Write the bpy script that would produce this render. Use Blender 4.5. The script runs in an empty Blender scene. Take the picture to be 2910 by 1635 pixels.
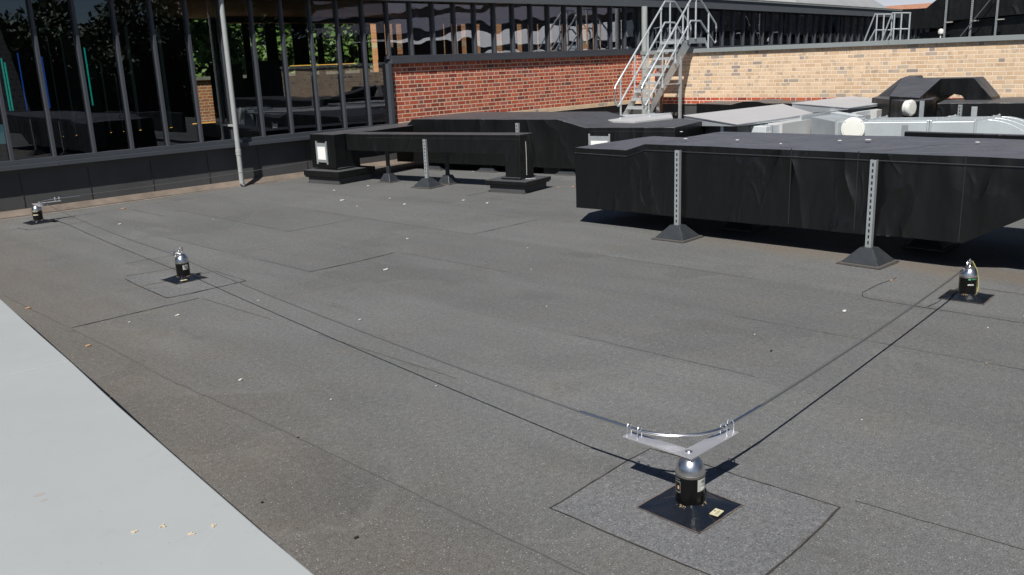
import bpy, bmesh, math, random
from mathutils import Vector, Matrix, noise
R = math.radians
random.seed(7)
sc = bpy.context.scene
COL = sc.collection
# ------------------------------------------------------------------ camera
H = 1.76
cam_d = bpy.data.cameras.new('camera')
cam = bpy.data.objects.new('camera', cam_d); COL.objects.link(cam)
cam_d.sensor_width = 36.0; cam_d.lens = 36.0*2500/2910
cam_d.clip_start = 0.05; cam_d.clip_end = 3000
rt = Vector((0.695749, -0.717273, -0.038122))
dn = Vector((-0.204778, -0.147203, -0.967676))
fw = Vector((0.688476, 0.681066, -0.249298))
m = Matrix((rt, -dn, -fw)).transposed().to_4x4()
m.translation = Vector((0, 0, H))
cam.matrix_world = m
sc.camera = cam
sc.render.resolution_x = 1024; sc.render.resolution_y = 575
# ------------------------------------------------------------------ sky and sun
EL, AZ = R(50), R(28)          # light travels towards +X, turned 28 degrees to +Y
w = bpy.data.worlds.new('World'); sc.world = w; w.use_nodes = True
nt = w.node_tree; nt.nodes.clear()
o_ = nt.nodes.new('ShaderNodeOutputWorld'); bg = nt.nodes.new('ShaderNodeBackground')
sky = nt.nodes.new('ShaderNodeTexSky'); sky.sky_type = 'NISHITA'; sky.sun_disc = False
sky.sun_elevation = EL; sky.sun_rotation = R(242); sky.air_density = .7; sky.dust_density = .2; sky.ozone_density = 2
tc = nt.nodes.new('ShaderNodeTexCoord'); mp = nt.nodes.new('ShaderNodeMapping'); mp.inputs['Scale'].default_value = (1, 1, 2.6)
ns = nt.nodes.new('ShaderNodeTexNoise'); ns.inputs['Scale'].default_value = 2.3; ns.inputs['Detail'].default_value = 7; ns.inputs['Roughness'].default_value = .6
rp = nt.nodes.new('ShaderNodeValToRGB'); rp.color_ramp.elements[0].position = .58; rp.color_ramp.elements[1].position = .72
mx = nt.nodes.new('ShaderNodeMixRGB'); mx.inputs['Color2'].default_value = (6.0, 6.3, 6.9, 1)
nt.links.new(tc.outputs['Generated'], mp.inputs['Vector']); nt.links.new(mp.outputs['Vector'], ns.inputs['Vector'])
nt.links.new(ns.outputs['Fac'], rp.inputs['Fac']); nt.links.new(rp.outputs['Color'], mx.inputs['Fac'])
nt.links.new(sky.outputs['Color'], mx.inputs['Color1'])
sx = nt.nodes.new('ShaderNodeSeparateXYZ'); nt.links.new(tc.outputs['Generated'], sx.inputs[0])
hz = nt.nodes.new('ShaderNodeMapRange'); hz.inputs[1].default_value = .03; hz.inputs[2].default_value = .11; hz.inputs[3].default_value = .85; hz.inputs[4].default_value = 0
nt.links.new(sx.outputs['Z'], hz.inputs[0])
hx = nt.nodes.new('ShaderNodeMapRange'); hx.inputs[1].default_value = .80; hx.inputs[2].default_value = .92; nt.links.new(sx.outputs['X'], hx.inputs[0])
hm = nt.nodes.new('ShaderNodeMath'); hm.operation = 'MULTIPLY'; nt.links.new(hz.outputs[0], hm.inputs[0]); nt.links.new(hx.outputs[0], hm.inputs[1])
mh = nt.nodes.new('ShaderNodeMixRGB'); mh.inputs['Color2'].default_value = (12.5, 12.6, 14.2, 1); nt.links.new(hm.outputs[0], mh.inputs['Fac'])
nt.links.new(mx.outputs['Color'], mh.inputs['Color1']); nt.links.new(mh.outputs['Color'], bg.inputs['Color'])
bg.inputs['Strength'].default_value = 0.05
nt.links.new(bg.outputs['Background'], o_.inputs['Surface'])
ld = Vector((math.cos(EL)*math.cos(AZ), math.cos(EL)*math.sin(AZ), -math.sin(EL)))
sl = bpy.data.lights.new('sun', 'SUN'); sl.energy = 5.0; sl.angle = R(.5); sl.color = (1, .965, .9)
so = bpy.data.objects.new('sun', sl); COL.objects.link(so)
so.rotation_euler = ld.to_track_quat('-Z', 'Y').to_euler(); so.location = (-5, -5, 20)
sc.view_settings.view_transform = 'Standard'; sc.view_settings.look = 'None'
sc.view_settings.exposure = 0.12; sc.view_settings.gamma = 1
try: sc.cycles.max_bounces = 10; sc.cycles.transparent_max_bounces = 12
except Exception: pass

# ------------------------------------------------------------------ materials
def mat(name, col, rough=.6, metal=0., spec=None, bump=None, mottle=None, top_tone=None, speck=None, aniso=None, emit=None):
    """bump=(scale,strength,dist); mottle=(scale,amount); dust=(colour) on upward faces; speck=(scale,thr,colour)"""
    M = bpy.data.materials.new(name); M.use_nodes = True; n = M.node_tree; b = n.nodes['Principled BSDF']; L = n.links
    b.inputs['Roughness'].default_value = rough; b.inputs['Metallic'].default_value = metal
    if spec is not None: b.inputs['Specular IOR Level'].default_value = spec
    tcn = n.nodes.new('ShaderNodeTexCoord'); vec = tcn.outputs['Object']
    rgb = n.nodes.new('ShaderNodeRGB'); rgb.outputs[0].default_value = (*col, 1); cur = rgb.outputs[0]
    def mixc(fac, a, bcol, typ='MIX'):
        k = n.nodes.new('ShaderNodeMixRGB'); k.blend_type = typ
        for i, s in ((0, fac), (1, a), (2, bcol)):
            if hasattr(s, 'links') or hasattr(s, 'is_output'): L.new(s, k.inputs[i])
            elif i == 0: k.inputs[0].default_value = s
            else: k.inputs[i].default_value = (*s, 1)
        return k.outputs[0]
    def noisef(scale, det=5, rough_=.6, lo=None, hi=None, vecs=None):
        k = n.nodes.new('ShaderNodeTexNoise'); k.inputs['Scale'].default_value = scale; k.inputs['Detail'].default_value = det
        k.inputs['Roughness'].default_value = rough_
        v = vec
        if vecs:
            mm = n.nodes.new('ShaderNodeMapping'); mm.inputs['Scale'].default_value = vecs; L.new(vec, mm.inputs['Vector']); v = mm.outputs[0]
        L.new(v, k.inputs['Vector'])
        if lo is None: return k.outputs['Fac']
        r = n.nodes.new('ShaderNodeMapRange'); r.inputs[1].default_value = lo; r.inputs[2].default_value = hi
        L.new(k.outputs['Fac'], r.inputs[0]); return r.outputs[0]
    if mottle:
        sc_, am = mottle
        f = noisef(sc_, 6, .65, .3, .7)
        cur = mixc(f, mixc(1.0, cur, (1-am,)*3, 'MULTIPLY'), mixc(1.0, cur, (1+am,)*3, 'MULTIPLY'))
    if top_tone:  # faces that point up are mixed towards this colour
        g = n.nodes.new('ShaderNodeNewGeometry'); s = n.nodes.new('ShaderNodeSeparateXYZ'); L.new(g.outputs['Normal'], s.inputs[0])
        r = n.nodes.new('ShaderNodeMapRange'); r.inputs[1].default_value = .3; r.inputs[2].default_value = .85; L.new(s.outputs['Z'], r.inputs[0])
        f2 = noisef(3.2, 6, .7, .1, .75)
        mm = n.nodes.new('ShaderNodeMath'); mm.operation = 'MULTIPLY'; L.new(r.outputs[0], mm.inputs[0])
        add = n.nodes.new('ShaderNodeMath'); add.operation = 'MULTIPLY_ADD'; L.new(f2, add.inputs[0]); add.inputs[1].default_value = .45; add.inputs[2].default_value = .6
        L.new(add.outputs[0], mm.inputs[1])
        cur = mixc(mm.outputs[0], cur, top_tone)
    if speck:
        v = n.nodes.new('ShaderNodeTexVoronoi'); v.inputs['Scale'].default_value = speck[0]; L.new(vec, v.inputs['Vector'])
        r = n.nodes.new('ShaderNodeMath'); r.operation = 'LESS_THAN'; r.inputs[1].default_value = speck[1]; L.new(v.outputs['Distance'], r.inputs[0])
        cur = mixc(r.outputs[0], cur, speck[2])
    L.new(cur, b.inputs['Base Color'])
    if bump:
        items = bump if isinstance(bump, list) else [bump]; prev = None
        for it in items:
            f = noisef(it[0], 4, .55, vecs=it[3] if len(it) > 3 else None)
            bn = n.nodes.new('ShaderNodeBump'); bn.inputs['Strength'].default_value = it[1]; bn.inputs['Distance'].default_value = it[2]
            L.new(f, bn.inputs['Height'])
            if prev: L.new(prev, bn.inputs['Normal'])
            prev = bn.outputs[0]
        L.new(prev, b.inputs['Normal'])
    if emit:
        b.inputs['Emission Color'].default_value = (*emit[0], 1); b.inputs['Emission Strength'].default_value = emit[1]
    return M

class NB:
    """small node builder"""
    def __init__(s, name):
        s.M = bpy.data.materials.new(name); s.M.use_nodes = True; s.n = s.M.node_tree; s.L = s.n.links; s.b = s.n.nodes['Principled BSDF']
        s.tc = s.n.nodes.new('ShaderNodeTexCoord').outputs['Object']
        x = s.n.nodes.new('ShaderNodeSeparateXYZ'); s.L.new(s.tc, x.inputs[0]); s.xyz = x.outputs
    def put(s, v, inp):
        if isinstance(v, (int, float)): inp.default_value = v
        elif isinstance(v, tuple): inp.default_value = (*v, 1) if len(inp.default_value) == 4 else v
        else: s.L.new(v, inp)
    def m(s, op, a, b=0., c=0.):
        k = s.n.nodes.new('ShaderNodeMath'); k.operation = op
        for i, v in enumerate((a, b, c)): s.put(v, k.inputs[i])
        return k.outputs[0]
    def mix(s, f, a, b, t='MIX'):
        k = s.n.nodes.new('ShaderNodeMixRGB'); k.blend_type = t
        for i, v in enumerate((f, a, b)): s.put(v, k.inputs[i])
        return k.outputs[0]
    def comb(s, x, y, z=0.):
        k = s.n.nodes.new('ShaderNodeCombineXYZ')
        for i, v in enumerate((x, y, z)): s.put(v, k.inputs[i])
        return k.outputs[0]
    def white(s, v):
        k = s.n.nodes.new('ShaderNodeTexWhiteNoise'); s.L.new(v, k.inputs['Vector']); return k.outputs['Value']
    def noise(s, scale, v=None, det=5, rough=.6, dist=0.):
        k = s.n.nodes.new('ShaderNodeTexNoise'); k.inputs['Scale'].default_value = scale; k.inputs['Detail'].default_value = det
        k.inputs['Roughness'].default_value = rough; k.inputs['Distortion'].default_value = dist
        s.L.new(v if v is not None else s.tc, k.inputs['Vector']); return k.outputs['Fac']
    def rng(s, v, a, b, c=0., d=1.):
        k = s.n.nodes.new('ShaderNodeMapRange'); s.put(v, k.inputs[0])
        for i, q in enumerate((a, b, c, d)): k.inputs[i+1].default_value = q
        return k.outputs[0]
    def ramp(s, f, stops, const=False):
        k = s.n.nodes.new('ShaderNodeValToRGB'); e = k.color_ramp.elements
        if const: k.color_ramp.interpolation = 'CONSTANT'
        while len(e) < len(stops): e.new(.5)
        for i, (p, c) in enumerate(stops): e[i].position = p; e[i].color = (*c, 1)
        s.put(f, k.inputs[0]); return k.outputs[0]
    def bump(s, h, st, d, prev=None):
        k = s.n.nodes.new('ShaderNodeBump'); k.inputs['Strength'].default_value = st; k.inputs['Distance'].default_value = d
        s.L.new(h, k.inputs['Height'])
        if prev is not None: s.L.new(prev, k.inputs['Normal'])
        return k.outputs[0]

RED = [(0, (.24, .05, .035)), (.18, (.40, .085, .05)), (.45, (.50, .11, .055)), (.7, (.56, .15, .08)), (.88, (.44, .13, .10)), (1, (.17, .06, .05))]
TAN = [(0, (.66, .48, .32)), (.3, (.77, .57, .38)), (.6, (.62, .43, .27)), (.84, (.76, .56, .38)), (.90, (.50, .41, .32)), (1, (.32, .26, .23))]
def brick(name, axis, z0, main, band, band_lo, band_hi, mortar, flemish=True, course=.0747):
    q = NB(name); u = q.xyz[axis]; z = q.m('ADD', q.xyz[2], -z0+10*course)
    row = q.m('FLOOR', q.m('DIVIDE', z, course)); fz = q.m('FRACT', q.m('DIVIDE', z, course))
    per = .3375
    jit = q.m('MULTIPLY', q.white(q.comb(row, 3.3)), .03)
    off = q.m('ADD', q.m('MULTIPLY', q.m('MODULO', row, 2.), per/2), jit)
    uu = q.m('DIVIDE', q.m('ADD', q.m('ADD', u, off), 50.), per); cell = q.m('FLOOR', uu); fu = q.m('MULTIPLY', q.m('FRACT', uu), per)
    isH = q.m('GREATER_THAN', fu, .225)
    # distance to nearest vertical joint
    d1 = q.m('MINIMUM', fu, q.m('ABSOLUTE', q.m('SUBTRACT', fu, .225))); d1 = q.m('MINIMUM', d1, q.m('SUBTRACT', per, fu))
    dz = q.m('MULTIPLY', q.m('MINIMUM', fz, q.m('SUBTRACT', 1., fz)), course)
    d = q.m('MINIMUM', d1, dz)
    d = q.m('ADD', d, q.m('MULTIPLY', q.m('SUBTRACT', q.noise(55), .5), .004))
    bm_ = q.rng(d, .0058, .0078)
    rnd = q.white(q.comb(row, cell, isH))
    cmain = q.ramp(rnd, main)
    hd = q.m('MULTIPLY', isH, q.m('GREATER_THAN', q.white(q.comb(cell, row, 7.7)), .55))
    if main is RED: cmain = q.mix(q.m('MULTIPLY', hd, .45), cmain, (.17, .05, .04))
    else:  # smoky patches inside a brick
        sm = q.m('MULTIPLY', q.rng(q.noise(9, det=3), .5, .68), q.m('GREATER_THAN', q.white(q.comb(cell, row, 2.2)), .62))
        cmain = q.mix(q.m('MULTIPLY', sm, .7), cmain, (.30, .25, .21))
    cb = q.ramp(rnd, band)
    inb = q.m('MULTIPLY', q.m('GREATER_THAN', q.xyz[2], band_lo), q.m('LESS_THAN', q.xyz[2], band_hi))
    c = q.mix(inb, cmain, cb)
    c = q.mix(.5, c, q.mix(1., c, q.mix(q.rng(q.noise(70), .3, .7), (.75, .75, .75), (1.2, 1.2, 1.2)), 'MULTIPLY'))
    c = q.mix(bm_, q.mix(q.rng(q.noise(6), .3, .7), mortar, tuple(x*.88 for x in mortar)), c)
    c = q.mix(q.rng(q.noise(1.1), .55, .8, 0, .12), c, (.30, .26, .22))
    q.L.new(c, q.b.inputs['Base Color']); q.b.inputs['Roughness'].default_value = .85; q.b.inputs['Specular IOR Level'].default_value = .25
    nb = q.bump(bm_, .6, .006); nb = q.bump(q.noise(90), .25, .004, nb); q.L.new(nb, q.b.inputs['Normal'])
    return q.M

def felt_mat(name, base, brown=True):
    q = NB(name)
    X, Y = q.xyz[0], q.xyz[1]
    fine = q.noise(150, det=3, rough=.75); g = q.m('MULTIPLY', q.rng(fine, .3, .7, .45, 1.55), q.rng(q.noise(34, det=5, rough=.85), .34, .66, .75, 1.25))
    lane = q.m('FLOOR', q.m('DIVIDE', q.m('ADD', X, -1.08), 1.03))
    lv = q.rng(q.white(q.comb(lane, 1.)), 0, 1, .93, 1.07)
    st = q.noise(1.6, q.comb(q.m('MULTIPLY', X, 2.2), q.m('MULTIPLY', Y, .35)), det=6, rough=.62); sv = q.rng(st, .3, .72, .91, 1.07)
    bl = q.rng(q.noise(.55, det=4), .3, .7, .92, 1.08)
    k = q.m('MULTIPLY', q.m('MULTIPLY', g, lv), q.m('MULTIPLY', sv, bl))
    c = q.mix(1., base, q.comb(k, k, k), 'MULTIPLY')
    c = q.mix(q.rng(q.noise(2.1, det=5), .5, .75, 0, .5), c, q.mix(1., c, (1.06, 1.0, .88), 'MULTIPLY'))
    if brown:
        edge = q.m('SUBTRACT', X, q.m('ADD', 1.02, q.m('MULTIPLY', Y, .12)))
        e1 = q.rng(q.m('ADD', edge, q.m('MULTIPLY', q.m('SUBTRACT', q.noise(1.6, det=5), .5), 1.3)), .35, 1.25, 1., 0.)
        e2 = q.rng(q.m('ADD', q.m('SUBTRACT', 13., Y), q.m('MULTIPLY', q.m('SUBTRACT', q.noise(3), .5), .5)), .05, .45, 1., 0.)
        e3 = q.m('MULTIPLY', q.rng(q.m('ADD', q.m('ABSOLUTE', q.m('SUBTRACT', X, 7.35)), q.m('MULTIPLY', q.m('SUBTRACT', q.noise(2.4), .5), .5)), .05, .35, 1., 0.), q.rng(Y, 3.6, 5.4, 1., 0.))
        c = q.mix(q.m('MULTIPLY', e1, .65), c, q.mix(1., c, (1.0, .88, .77), 'MULTIPLY'))
        c = q.mix(q.m('MULTIPLY', e2, .6), c, (.17, .125, .09))
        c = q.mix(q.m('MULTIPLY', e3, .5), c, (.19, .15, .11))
    tide = q.m('ABSOLUTE', q.m('SUBTRACT', q.noise(.75, det=4, rough=.55, dist=.6), .56)); tide = q.m('MULTIPLY', q.rng(tide, 0., .02, 1., 0.), q.rng(q.noise(1.7, det=2), .45, .65))
    c = q.mix(q.m('MULTIPLY', tide, .22), c, (.22, .215, .20))
    pond = q.rng(q.noise(.75, det=4, rough=.55, dist=.6), .555, .60); c = q.mix(q.m('MULTIPLY', pond, .35), c, q.mix(1., c, (.80, .80, .79), 'MULTIPLY'))
    dk = q.rng(q.noise(4.5, q.comb(X, q.m('MULTIPLY', Y, .25)), det=6, rough=.7), .62, .74); c = q.mix(q.m('MULTIPLY', dk, .45), c, (.075, .072, .068))
    v = q.n.nodes.new('ShaderNodeTexVoronoi'); v.inputs['Scale'].default_value = 85; q.L.new(q.tc, v.inputs['Vector'])
    sp = q.m('MULTIPLY', q.m('LESS_THAN', v.outputs['Distance'], .22), q.m('GREATER_THAN', q.white(v.outputs['Position']), .86))
    c = q.mix(q.m('MULTIPLY', sp, .75), c, (.42, .42, .42))
    q.L.new(c, q.b.inputs['Base Color']); q.b.inputs['Roughness'].default_value = .8; q.b.inputs['Specular IOR Level'].default_value = .35
    nb = q.bump(fine, .55, .004); nb = q.bump(q.noise(2.4, det=3), .12, .05, nb); q.L.new(nb, q.b.inputs['Normal'])
    return q.M

def glass_mat(name, refl, tint, wav=.002):
    M = bpy.data.materials.new(name); M.use_nodes = True; n = M.node_tree; n.nodes.clear(); L = n.links
    out = n.nodes.new('ShaderNodeOutputMaterial'); mx = n.nodes.new('ShaderNodeMixShader')
    tr = n.nodes.new('ShaderNodeBsdfTransparent'); tr.inputs[0].default_value = (*tint, 1)
    gl = n.nodes.new('ShaderNodeBsdfGlossy'); gl.inputs['Roughness'].default_value = .0; gl.inputs[0].default_value = (.88, .92, 1, 1)
    fr = n.nodes.new('ShaderNodeLayerWeight'); fr.inputs[0].default_value = .35
    mr = n.nodes.new('ShaderNodeMapRange'); mr.inputs[1].default_value = 0; mr.inputs[2].default_value = 1; mr.inputs[3].default_value = refl; mr.inputs[4].default_value = .95
    tcn = n.nodes.new('ShaderNodeTexCoord'); ns = n.nodes.new('ShaderNodeTexNoise'); ns.inputs['Scale'].default_value = 1.7; ns.inputs['Detail'].default_value = 1
    bp = n.nodes.new('ShaderNodeBump'); bp.inputs['Strength'].default_value = .5; bp.inputs['Distance'].default_value = wav
    L.new(tcn.outputs['Object'], ns.inputs['Vector']); L.new(ns.outputs['Fac'], bp.inputs['Height']); L.new(bp.outputs[0], gl.inputs['Normal'])
    L.new(fr.outputs['Fresnel'], mr.inputs[0]); L.new(mr.outputs[0], mx.inputs[0]); L.new(tr.outputs[0], mx.inputs[1]); L.new(gl.outputs[0], mx.inputs[2])
    L.new(mx.outputs[0], out.inputs[0]); return M

FELT = felt_mat('roof_felt', (.139, .141, .141))
PATCH = felt_mat('patch_felt', (.150, .152, .158), brown=False)
PATCH2 = felt_mat('lighter_patch_felt', (.142, .144, .146), brown=False)
SEAM = mat('bitumen_seam', (.042, .036, .031), .75, mottle=(14, .5))
LAP = mat('lap_line', (.098, .097, .094), .8)
UPST = mat('upstand_felt', (.062, .063, .066), .85, mottle=(1.6, .18), bump=(120, .4, .003))
CANT = mat('cant_felt', (.17, .135, .11), .9, mottle=(3, .35), bump=(100, .4, .003))
PALE = mat('pale_edge', (.33, .32, .30), .8, mottle=(4, .25))
cq = NB('grey_coated_metal')
cc_ = cq.mix(cq.rng(cq.noise(1.4, det=6), .3, .7), (.365, .383, .392), (.392, .410, .418))
cc_ = cq.mix(cq.rng(cq.noise(7, cq.comb(cq.m('MULTIPLY', cq.xyz[0], .3), cq.xyz[1], cq.xyz[2]), det=7, rough=.7, dist=.8), .60, .75, 0, .30), cc_, (.27, .28, .28))
cc_ = cq.mix(cq.rng(cq.noise(38, det=3), .70, .74, 0, .5), cc_, (.24, .24, .22))
cc_ = cq.mix(cq.rng(cq.noise(2.6, det=5, dist=1.), .62, .78, 0, .35), cc_, (.46, .47, .47))
cq.L.new(cc_, cq.b.inputs['Base Color']); cq.b.inputs['Roughness'].default_value = .55; cq.b.inputs['Specular IOR Level'].default_value = .3
cq.L.new(cq.bump(cq.noise(2.5, det=3), .1, .03), cq.b.inputs['Normal']); COPE = cq.M
def jacket_mat(name, base, top_tone, amt, rough):
    q = NB(name); g = q.n.nodes.new('ShaderNodeNewGeometry'); x = q.n.nodes.new('ShaderNodeSeparateXYZ'); q.L.new(g.outputs['Normal'], x.inputs[0])
    up = q.rng(x.outputs['Z'], .3, .85); d = q.m('MULTIPLY', up, q.rng(q.noise(3.2, det=6, rough=.7), .2, .75, .6, 1.))  # upward faces take a paler grey, broken up by noise
    c = q.mix(d, base, top_tone); scf = q.rng(q.noise(2.3, det=9, rough=.8, dist=1.5), .60, .78, 0, .10)
    c = q.mix(q.m('MULTIPLY', scf, q.m('SUBTRACT', 1., up)), c, (.20, .20, .21)); q.L.new(c, q.b.inputs['Base Color'])
    q.b.inputs['Roughness'].default_value = rough; q.b.inputs['Specular IOR Level'].default_value = .5
    # folds: ridged noise, warped
    vv = q.comb(q.m('ADD', q.xyz[0], q.m('MULTIPLY', q.xyz[1], .35)), q.xyz[1], q.m('MULTIPLY', q.m('ADD', q.xyz[2], q.m('MULTIPLY', q.xyz[1], .35)), .45))
    r1 = q.m('ABSOLUTE', q.m('SUBTRACT', q.noise(1.9, vv, det=1.5, rough=.4, dist=.5), .5)); r1 = q.m('POWER', q.rng(r1, 0., .16, 1., 0.), 1.6)
    m1 = q.rng(q.noise(.9, det=2), .42, .62)
    r2 = q.m('ABSOLUTE', q.m('SUBTRACT', q.noise(3.4, vv, det=1.5, rough=.4, dist=.9), .5)); r2 = q.rng(r2, 0., .07, 1., 0.)
    m2 = q.rng(q.noise(1.3, det=2), .5, .66)
    nb = q.bump(q.m('MULTIPLY', r1, m1), .9*amt, .05); nb = q.bump(q.m('MULTIPLY', r2, m2), .6*amt, .018, nb); nb = q.bump(q.noise(3.2, vv, det=3, rough=.5), .7*amt, .06, nb); nb = q.bump(q.noise(11, vv, det=3), .3*amt, .01, nb)
    q.L.new(nb, q.b.inputs['Normal']); return q.M
JACK = jacket_mat('black_duct_jacket', (.0032, .0035, .0040), (.135, .135, .152), .85, .40)
JACK2 = jacket_mat('black_smooth_jacket', (.0032, .0036, .0039), (.105, .105, .115), .5, .42)
TAPE = mat('jacket_seam', (.02, .02, .022), .45, top_tone=(.15, .15, .16))
STAINJ = mat('pale_scuff', (.5, .5, .5), .8)
GALV = mat('galvanised_steel', (.46, .49, .51), .45, metal=.55, mottle=(9, .12), bump=(14, .05, .004))
GALVD = mat('galvanised_duct', (.50, .545, .565), .42, metal=.3, mottle=(2.2, .10), bump=[(1.6, .15, .03), (22, .05, .003)])
RAILM = mat('rail_galvanised', (.62, .66, .68), .38, metal=.5, mottle=(14, .1))
LIDM = mat('grey_lid_sheet', (.47, .465, .475), .6, spec=.3, mottle=(2.0, .05), bump=(2.5, .08, .02))
LIDW = mat('pale_lid_side', (.58, .62, .64), .5, spec=.4, mottle=(2, .04))
BOXG = mat('grey_box_sheet', (.50, .50, .50), .6, mottle=(1.5, .06))
FOOTM = mat('dark_rubber_foot', (.036, .040, .046), .38, spec=.5, mottle=(8, .25), bump=(30, .15, .003))
RUBB = mat('rubber_mat', (.09, .085, .08), .9, bump=(60, .3, .004))
HOLE = mat('slot_dark', (.006, .006, .006), .8)
SS = mat('polished_steel', (.74, .74, .76), .28, metal=1, mottle=(16, .06), bump=(3, .03, .01))
SSB = mat('brushed_steel', (.70, .69, .71), .48, metal=.75, mottle=(20, .03), bump=(40, .08, .002))
SSD = mat('dull_steel_band', (.34, .33, .30), .45, metal=.9)
PBLK = mat('black_post', (.0035, .0035, .0038), .22, spec=.35)
FLASH = mat('bitumen_flashing', (.010, .013, .020), .24, spec=.6, mottle=(9, .3), bump=[(7, .6, .02), (45, .1, .003)])
EDGEM = mat('edge_dirt', (.13, .10, .085), .9, mottle=(40, .5))
RUST = mat('rust_crumbs', (.30, .22, .14), .9, bump=(80, .6, .004))
TUBE = mat('satin_steel_tube', (.62, .63, .68), .33, metal=.85)
LABEL = mat('silver_label', (.42, .44, .40), .45)
LABW = mat('white_print', (.75, .75, .72), .5)
LABK = mat('black_print', (.02, .02, .02), .5)
LABG = mat('green_print', (.10, .45, .25), .5)
TAG = mat('cream_tag', (.60, .56, .37), .5, mottle=(30, .1))
CABLE = mat('steel_cable', (.18, .18, .182), .45, metal=.5)
YEL = mat('faded_yellow_strap', (.50, .48, .20), .6)
WHITE = mat('white_panel', (.86, .87, .85), .45)
CAPW = mat('cream_cap', (.70, .71, .66), .5, mottle=(8, .04))
FRAME = mat('dark_grey_frame', (.060, .066, .078), .42, spec=.45, mottle=(2, .05))
COPE2 = mat('coping_metal', (.25, .275, .28), .5, mottle=(2, .06))
FASC = mat('fascia_metal', (.10, .11, .12), .5, mottle=(2, .06))
PIPE = mat('grey_downpipe', (.34, .36, .355), .5, mottle=(5, .08))
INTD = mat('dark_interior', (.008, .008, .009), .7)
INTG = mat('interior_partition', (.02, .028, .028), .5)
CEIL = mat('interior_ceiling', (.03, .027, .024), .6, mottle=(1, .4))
TEAL = mat('teal_fin', (.03, .62, .52), .4, emit=((.02, .60, .50), .28))  # teal and blue fins glow faintly though they are no lamps
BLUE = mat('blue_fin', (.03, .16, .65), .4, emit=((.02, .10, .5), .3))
SLIT = mat('pale_fin', (.16, .20, .19), .5)
LEDGE_GLOW = mat('orange_ledge_glow', (1, .5, .1), .5, emit=((1, .52, .10), 1.0))  # glow added to make the orange ledges bright; no lamp is known there
SCRN = mat('pale_blue_screen', (.10, .25, .30), .4, emit=((.10, .28, .34), .25))
ROOFG = mat('grey_sheet_roof', (.30, .31, .32), .7, mottle=(1, .1))
MOSS = mat('mossy_roof_edge', (.10, .095, .08), .9, mottle=(9, .5), bump=(30, .6, .02))
ORANGE = mat('orange_tiles', (.38, .19, .12), .8, mottle=(6, .25), bump=(4, .4, .05))
GROUND = mat('ground', (.10, .11, .08), .9, mottle=(.2, .3))
BARK = mat('bark', (.07, .055, .04), .9, bump=(12, .5, .03))
def leaf_mat(name, a, b):
    q = NB(name); rn = q.noise(.9, det=4); c = q.mix(q.rng(rn, .3, .7), a, b)
    g = q.n.nodes.new('ShaderNodeNewGeometry'); c = q.mix(q.rng(g.outputs['Random Per Island'], 0, 1, 0, .6), c, tuple(x*1.7 for x in b))
    q.L.new(c, q.b.inputs['Base Color']); q.b.inputs['Roughness'].default_value = .55
    try: q.b.inputs['Subsurface Weight'].default_value = 0
    except Exception: pass
    return q.M
LEAF = leaf_mat('leaves', (.03, .065, .014), (.10, .17, .03))
LEAF2 = leaf_mat('dark_leaves', (.014, .032, .012), (.03, .055, .02))
BR_RED = brick('red_brickwork', 0, .672, RED, TAN, 0, .7467, (.78, .61, .45))
BR_REDY = brick('red_brickwork_return', 1, .672, RED, TAN, 0, .7467, (.80, .65, .48))
BR_TAN = brick('tan_brickwork', 1, .662, TAN, RED, 0, .8114, (.90, .75, .60))
BR_OUT = brick('red_brickwork_far', 0, 1.59, [(0, (.60, .20, .08)), (.5, (.75, .28, .11)), (1, (.55, .20, .10))], TAN, 0, -5, (.88, .76, .55))
BR_OUT2 = brick('red_brickwork_tall', 0, 2.2, [(0, (.66, .25, .10)), (.5, (.80, .34, .14)), (1, (.70, .28, .12))], TAN, 2.25, 2.40, (.70, .55, .36))
GLASS = glass_mat('window_glass', .10, (.70, .76, .73))
GLASSU = glass_mat('upper_window_glass', .30, (.74, .76, .72), .006)

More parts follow.
